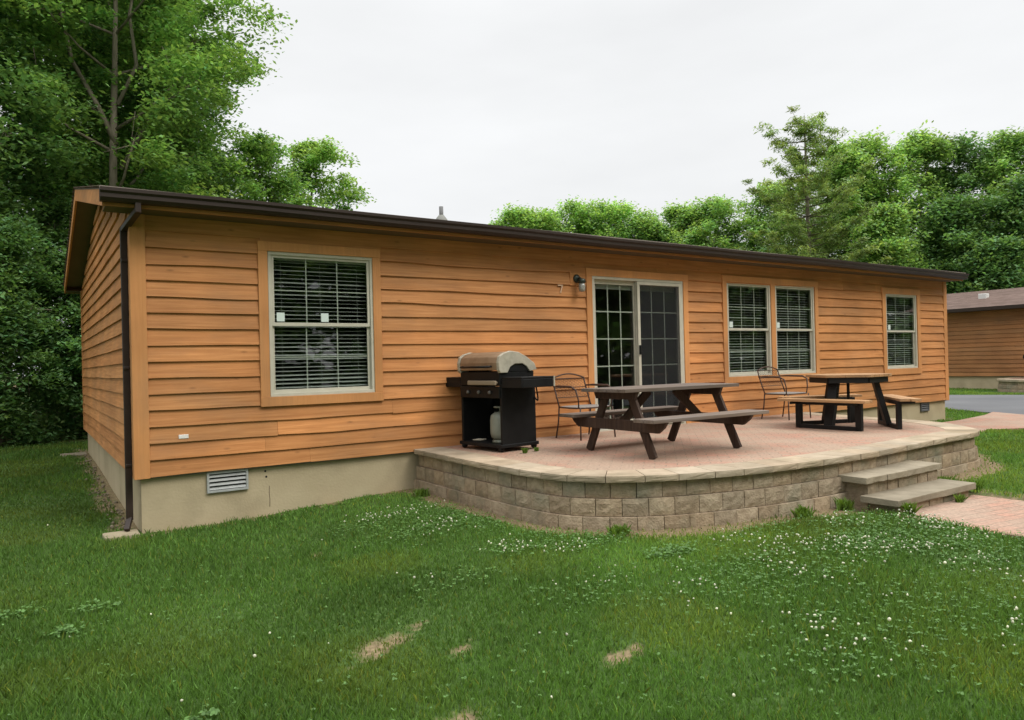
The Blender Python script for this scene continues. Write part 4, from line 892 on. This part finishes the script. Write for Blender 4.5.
broadleaf((-.5, 15.6), 17.0, 3.6, 5.0, 'dark_tree', 'high dark tree behind the forked trunk, reaching the top edge of the picture', M['leaf_dark'], 14, 240, 160, .16, .2)
broadleaf((-4.6, 11.5), 13.0, 3.0, 2.0, 'dark_tree', 'dark tree just outside the left edge beside the hedge', M['leaf_dark'], 15, 150, 150, .16, .17)
for i, (x, y, H, rx, lb) in enumerate([(-6.5, 17.5, 13, 3.6, 'dark tree in the second row at the far left'), (1.8, 22.5, 16, 4.2, 'high tree in the back row behind the forked trunk'), (4.4, 23.4, 15, 2.9, 'high tree in the back row near the right edge of the left group'), (-3.5, 21.5, 12, 4.2, 'dark tree in the back row at the left')]):
    broadleaf((x, y), H, rx, .5, 'back_tree', lb, M['leaf_dark'], 45+i, 170, 110, .22, .18, group=GL, clump_r=1.0)
for i, (x, y) in enumerate([(-10.5, -3.0)]):  # out-of-view tree, added to cut the skylight from the left
    broadleaf((x, y), 13, 4.2, 1.6, 'unseen_shade_tree', 'unseen tree added left of the camera to shade the near lawn', M['leaf_dark'], 55+i, 130, 80, .35, .2, clump_r=1.3)
GB = 'dark bushes closing the lawn at the left'
for i, (x, y, H, rx, lb) in enumerate([(-1.25, 10.3, 4.6, 1.25, 'dark leafy bush at the left edge of the lawn, nearest the camera'), (.05, 11.0, 4.2, 1.3, 'dark leafy bush right beside the far left corner of the cabin'), (-2.7, 9.6, 4.8, 1.5, 'dark bush cut by the left picture edge'), (-.3, 12.9, 5.6, 1.7, 'tall dark bush in the second row behind the hedge gap'), (2.2, 10.9, 4.0, 1.4, 'dark bush hidden mostly behind the cabin')]):
    broadleaf((x, y), H, rx, .15, 'bush', lb, M['leaf_dark'], 30+i, 110, 170, .11, .05, group=GB, clump_r=.5, cat='bush')

# distant trees right of the middle
GR = 'trees beyond the far side of the cabin'
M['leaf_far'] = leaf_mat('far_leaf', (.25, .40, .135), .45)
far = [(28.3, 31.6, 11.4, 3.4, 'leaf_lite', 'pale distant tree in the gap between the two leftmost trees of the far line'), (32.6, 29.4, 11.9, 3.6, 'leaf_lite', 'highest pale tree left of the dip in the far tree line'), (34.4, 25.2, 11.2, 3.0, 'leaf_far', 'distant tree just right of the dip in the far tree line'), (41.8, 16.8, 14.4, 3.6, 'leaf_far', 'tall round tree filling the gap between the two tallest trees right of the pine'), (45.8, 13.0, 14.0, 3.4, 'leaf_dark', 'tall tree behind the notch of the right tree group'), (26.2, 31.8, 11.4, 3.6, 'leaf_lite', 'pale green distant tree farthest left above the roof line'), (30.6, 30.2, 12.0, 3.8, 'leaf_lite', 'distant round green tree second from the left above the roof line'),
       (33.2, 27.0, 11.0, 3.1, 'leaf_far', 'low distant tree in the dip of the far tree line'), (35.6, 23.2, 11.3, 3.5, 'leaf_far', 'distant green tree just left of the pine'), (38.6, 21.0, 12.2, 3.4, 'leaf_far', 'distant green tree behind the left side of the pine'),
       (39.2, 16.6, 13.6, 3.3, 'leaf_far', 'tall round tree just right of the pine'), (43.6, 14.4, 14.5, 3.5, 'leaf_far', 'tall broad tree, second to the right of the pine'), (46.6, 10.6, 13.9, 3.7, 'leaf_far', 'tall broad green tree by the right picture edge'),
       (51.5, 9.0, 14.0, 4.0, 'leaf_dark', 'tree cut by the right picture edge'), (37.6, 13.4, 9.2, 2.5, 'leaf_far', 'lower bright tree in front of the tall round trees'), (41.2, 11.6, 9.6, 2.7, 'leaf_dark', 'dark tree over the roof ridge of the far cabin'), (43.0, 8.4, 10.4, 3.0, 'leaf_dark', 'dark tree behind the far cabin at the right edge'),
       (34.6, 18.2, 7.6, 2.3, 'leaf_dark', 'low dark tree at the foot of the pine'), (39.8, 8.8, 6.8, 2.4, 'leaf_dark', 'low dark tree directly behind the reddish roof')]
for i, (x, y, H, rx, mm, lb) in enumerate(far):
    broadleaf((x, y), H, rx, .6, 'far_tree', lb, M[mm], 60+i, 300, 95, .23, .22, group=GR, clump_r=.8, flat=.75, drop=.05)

def pine(loc, H, label, seed):
    g = np.random.default_rng(seed); x, y = loc; r = tag(empty('pine_tree', (x, y, gzs(x, y)-.05)), label, 'tree')
    tb = MB(); tb.tube([(0, 0, 0), (.1, 0, H*.5), (.0, 0, H)], [.24, .13, .02], 8); cs = []; rs = []
    z = 2.2
    while z < H-.3:
        t = z/H; L = (4.6*(1-t)**.55+.25)*g.uniform(.4, 1.15); k = 4 if t < .7 else 3; a0 = g.uniform(0, 6)
        for i in range(k):
            a = a0+i*2*math.pi/k+g.uniform(-.3, .3); l_ = L*g.uniform(.6, 1.15); p0 = Vector((0, 0, z)); p1 = Vector((math.cos(a)*l_*.6, math.sin(a)*l_*.6, z+.05*l_)); p2 = Vector((math.cos(a)*l_, math.sin(a)*l_, z+.42*l_*(.3+t)))
            tb.tube([p0, p1, p2], [.035, .022, .008], 4)
            for q in np.linspace(.35, 1.05, max(3, int(l_/.35))):
                p = p0.lerp(p1, min(1, q/.6)) if q < .6 else p1.lerp(p2, (q-.6)/.4); cs.append(tuple(p+Vector(g.normal(0, .08, 3)))); rs.append(.42*g.uniform(.7, 1.4))
        z += g.uniform(.28, .5)
    tb.build('trunk', M['bark'], r, smooth=True); leaf_cloud(cs, np.array(rs), 80, .26, M['needle'], 'crown', r, flat=.5, seed=seed, aspect=.24, drop=-.1)
pine((32.6, 14.6), 13.9, 'tall feathery pine with a narrow ragged top above the right part of the roof', 5)

# trees behind the camera: what the window panes reflect
MIRR = [(-2, -24, 'left of the middle, reflected in the near window'), (6, -25, 'reflected in the right half of the near window'), (14, -24, 'reflected in the left part of the sliding door'), (22, -23, 'reflected in the screen door'), (30, -22, 'reflected in the left sash of the double window'), (38, -20, 'reflected in the right sash of the double window'), (46, -17, 'reflected in the upper far window'), (52, -11, 'reflected in the lower far window')]
for i, (x, y, lb) in enumerate(MIRR):
    broadleaf((x, y), 13, 5.6, .4, 'lawn_tree', 'tree across the lawn '+lb, M['leaf_mid'], 90+i, 190, 80, .7, .25, group='trees across the lawn mirrored in the windows', clump_r=2.0)

# ------------------------------------------------------------------ grass, clover, weeds
def lawn_points(n, near, farr, power, spread=.80, seed=1):
    """points on the lawn in a wedge round the camera"""
    g = np.random.default_rng(seed); u = g.uniform(0, 1, n); d = near*(farr/near)**(u**power)
    a = yaw+g.uniform(-spread, spread, n); x = CAM.x+np.sin(a)*d; y = CAM.y+np.cos(a)*d
    P2 = np.array(PAT); pp_ = [tuple(p) for p in PAT]+[(10.6, 1), (2.87, 1)]
    k = ~((x > -.06) & (x < L_H+.05) & (y > .0) & (y < D_H+.1)); k &= ~inpoly(x, y, pp_); k &= ~inpoly(x, y, PATH); k &= ~inpoly(x, y, PATH2); k &= ~inpoly(x, y, ROAD)
    k &= ~((x > 5.66) & (x < 7.24) & (y > -4.3) & (y < -3.5)); k &= ~((x > 29.9)); k &= ~((x > 26.9) & (y < 4.5)); k &= ~((x > -.33) & (x < 0.02) & (y > -.12) & (y < .17)); k &= ~((x > -.43) & (x < 0) & (y > 7.2) & (y < 7.6))
    return x[k], y[k], d[k]
M['grass'] = leaf_mat('grass_blade', (.108, .212, .042), .34, .65)
def grass():
    x, y, d = lawn_points(760000, 1.9, 34, .62); g = np.random.default_rng(4)
    b = bare(x, y); k = g.uniform(0, 1, len(x)) > b*1.05; x, y, d, b = x[k], y[k], d[k], b[k]; n = len(x); z = gz(x, y)-.006
    big = vnoise(x, y, .55, 11)*.6+vnoise(x, y, 1.6, 12)*.4; tall = vnoise(x, y, 1.1, 13)
    h = (.028+.034*tall)*g.uniform(.5, 1.25, n)*(1-.45*b)*(1+.25*sstep(8, 20, d)); w = (.0030+.0008*d)*g.uniform(.7, 1.3, n)
    a = g.uniform(0, 2*math.pi, n); ln = h*g.uniform(.1, .75, n); la = g.uniform(0, 2*math.pi, n)
    bx, by = np.cos(a)*w*.5, np.sin(a)*w*.5
    B0 = np.stack([x-bx, y-by, z], 1); B1 = np.stack([x+bx, y+by, z], 1)
    m1 = np.stack([x+np.cos(la)*ln*.35+bx*.8, y+np.sin(la)*ln*.35+by*.8, z+h*.6], 1); m0 = m1-np.stack([bx*1.6, by*1.6, bx*0], 1)
    tp = np.stack([x+np.cos(la)*ln, y+np.sin(la)*ln, z+h], 1)
    V = np.stack([B0, B1, m1, tp, m0], 1).reshape(-1, 3)
    t = (.62+.80*big)*(1+.22*g.normal(size=n)); t *= .70+.38*sstep(-2.5, 3.5, x); yel = sstep(.4, .8, vnoise(x, y, 1.3, 14))*.34+.22*b+(g.uniform(0, 1, n) < .05)*.8  # blade tint falls off to the left: tree shade painted into the colour
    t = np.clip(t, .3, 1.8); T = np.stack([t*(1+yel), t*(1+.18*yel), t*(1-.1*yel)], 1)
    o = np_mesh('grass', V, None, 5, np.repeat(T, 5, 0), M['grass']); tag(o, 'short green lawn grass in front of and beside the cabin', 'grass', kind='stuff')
grass()

CL = [(2.35, -1.5, 1.0, .45, 1.0), (3.1, -2.7+.2-.5, 1.0, .5, 1.0), (2.7, -2.2, .5, .5, .7), (4.9, -4.75, 1.0, .6, 1.0), (3.6, -4.7, 1.2, .5, .45), (1.55, -3.4, .35, .25, .25), (3.5, -5.7, 1.4, .5, .25), (2.2, -1.9, .7, .4, 1.0), (5.3, -5.2, 1.2, .6, .6), (2.1, -4.2, .5, .3, .2), (4.2, -4.1, .7, .35, .4), (9.9, -4.4, 1.1, .5, .8), (5.2, -4.05, .5, .25, .5)]
def in_clover(x, y):
    c = np.zeros(len(x))
    for cx, cy, a, b_, s in CL: c = np.maximum(c, s*sstep(1.3, .35, np.hypot((x-cx)/a, (y-cy)/b_)+.5*(vnoise(x, y, 3, 21)-.5)))
    return c
M['clover_head'] = leaf_mat('clover_flower', (.66, .66, .52), .2)
def clover():
    g = np.random.default_rng(9)
    x, y, d = lawn_points(60000, 2.2, 16, .72, seed=5); c = in_clover(x, y)*sstep(.35, .75, vnoise(x, y, 2.6, 31)); k = (g.uniform(0, 1, len(x)) < c*.7+.002) & (bare(x, y) < .3); x, y = x[k], y[k]
    P = np.stack([x, y, gz(x, y)+g.uniform(.035, .085, len(x))], 1)
    tag(pebbles(0, lambda n: P, (.0045, .0105), M['clover_head'], 'clover_flowers'), 'white clover flower heads dotted over the lawn', 'clover', kind='stuff')
    # clover leaves: three round leaflets
    x, y, d = lawn_points(190000, 2.2, 15, .75, seed=6)
    extra = np.maximum.reduce([sstep(1.2, .4, np.hypot((x-a)/r_, (y-b_)/s_)) for a, b_, r_, s_ in ((-1.2, -2.6, .16, .14), (-1.0, -2.2, .2, .1), (-.7, -2.75, .16, .12), (-.25, -4.4, .09, .06), (-.5, -2.3, .16, .12), (3.1, -4.0, .3, .14))])
    c = np.maximum(in_clover(x, y), extra); k = (g.uniform(0, 1, len(x)) < c*.6+.008) & (bare(x, y) < .4); x, y, e = x[k], y[k], extra[k]; n = len(x)
    z = gz(x, y)+g.uniform(.02, .065, n); r_ = g.uniform(.0045, .009, n)*(1+.5*(e > .3)); a0 = g.uniform(0, 6.28, n); V = []
    for i in range(3):
        a = a0+i*2.094; cx, cy = x+np.cos(a)*r_, y+np.sin(a)*r_; tl = g.normal(0, .3, (n, 2))
        for j in range(6):
            q = j*math.pi/3; dx, dy = np.cos(q)*r_*.85, np.sin(q)*r_*.85; V.append(np.stack([cx+dx, cy+dy, z+tl[:, 0]*dx+tl[:, 1]*dy], 1))
    V = np.stack(V, 1).reshape(-1, 3); t = np.clip(1+.2*g.normal(size=n*3), .5, 1.6); T = np.repeat(np.stack([t*.95, t*1.0, t*1.0], 1), 6, 0)
    o = np_mesh('clover_leaves', V, None, 6, T, leaf_mat('clover_leaf', (.115, .215, .055), .3)); tag(o, 'patches of round clover leaves growing through the lawn', 'clover', kind='stuff')
clover()
def tuft(x, y, z, n, h, sp, m, name, label, cat, group=None, wide=.008, seed=0):
    g = np.random.default_rng(seed); r = g.uniform(0, sp, n); a = g.uniform(0, 6.28, n); px, py = r*np.cos(a), r*np.sin(a)*.6
    hh = h*g.uniform(.4, 1, n); ln = hh*g.uniform(.2, .8, n); b_ = g.uniform(0, 6.28, n); w = wide*g.uniform(.6, 1.3, n)
    dx, dy = -np.sin(b_)*w/2, np.cos(b_)*w/2; zz = np.zeros(n)
    V = np.stack([np.stack([px-dx, py-dy, zz], 1), np.stack([px+dx, py+dy, zz], 1), np.stack([px+np.cos(b_)*ln*.4+dx*1.3, py+np.sin(b_)*ln*.4+dy*1.3, hh*.6], 1), np.stack([px+np.cos(b_)*ln, py+np.sin(b_)*ln, hh*.95], 1), np.stack([px+np.cos(b_)*ln*.4-dx*1.3, py+np.sin(b_)*ln*.4-dy*1.3, hh*.6], 1)], 1).reshape(-1, 3)
    t = np.repeat(np.clip(1+.25*g.normal(size=n), .5, 1.7), 5); o = np_mesh(name, V, None, 5, np.stack([t*1.1, t, t*.9], 1), m); o.location = (x, y, z); tag(o, label, cat, group)
    return o
GW = 'weed tufts growing round the patio and steps'
M['weed'] = leaf_mat('weed_leaf', (.13, .24, .045), .35)
for i, (x, y, z, h, sp, lb) in enumerate([(5.80, -4.34, -.46, .15, .05, 'green weed tuft at the left front corner of the lower step'), (6.75, -4.33, -.46, .10, .05, 'small weed tuft in front of the lower step, towards its right end'), (5.55, -3.86, -.45, .13, .10, 'weed tuft against the patio wall left of the steps'),
                                          (7.35, -3.9, -.43, .14, .16, 'grass tuft beside the right end of the steps'), (7.45, -4.15, -.44, .12, .12, 'low weed tuft at the right end of the lower step'), (3.2, -3.3, -.43, .10, .10, 'weed tuft under the curve of the patio wall'), (4.9, -3.86, -.43, .12, .10, 'weed tuft on bare soil below the middle of the patio wall'),
                                          (2.75, -.55, -.44, .11, .10, 'weed tuft in the corner of patio wall and foundation'), (3.66, -1.28, PZ, .07, .03, 'tiny weed in a paver joint in front of the grill'), (3.86, -1.22, PZ, .05, .03, 'tiny weed in the paver joint right of the grill foot')]):
    tuft(x, y, z, int(60+900*sp), h, sp, M['weed'], 'weed_tuft', lb, 'weed', GW, seed=i)
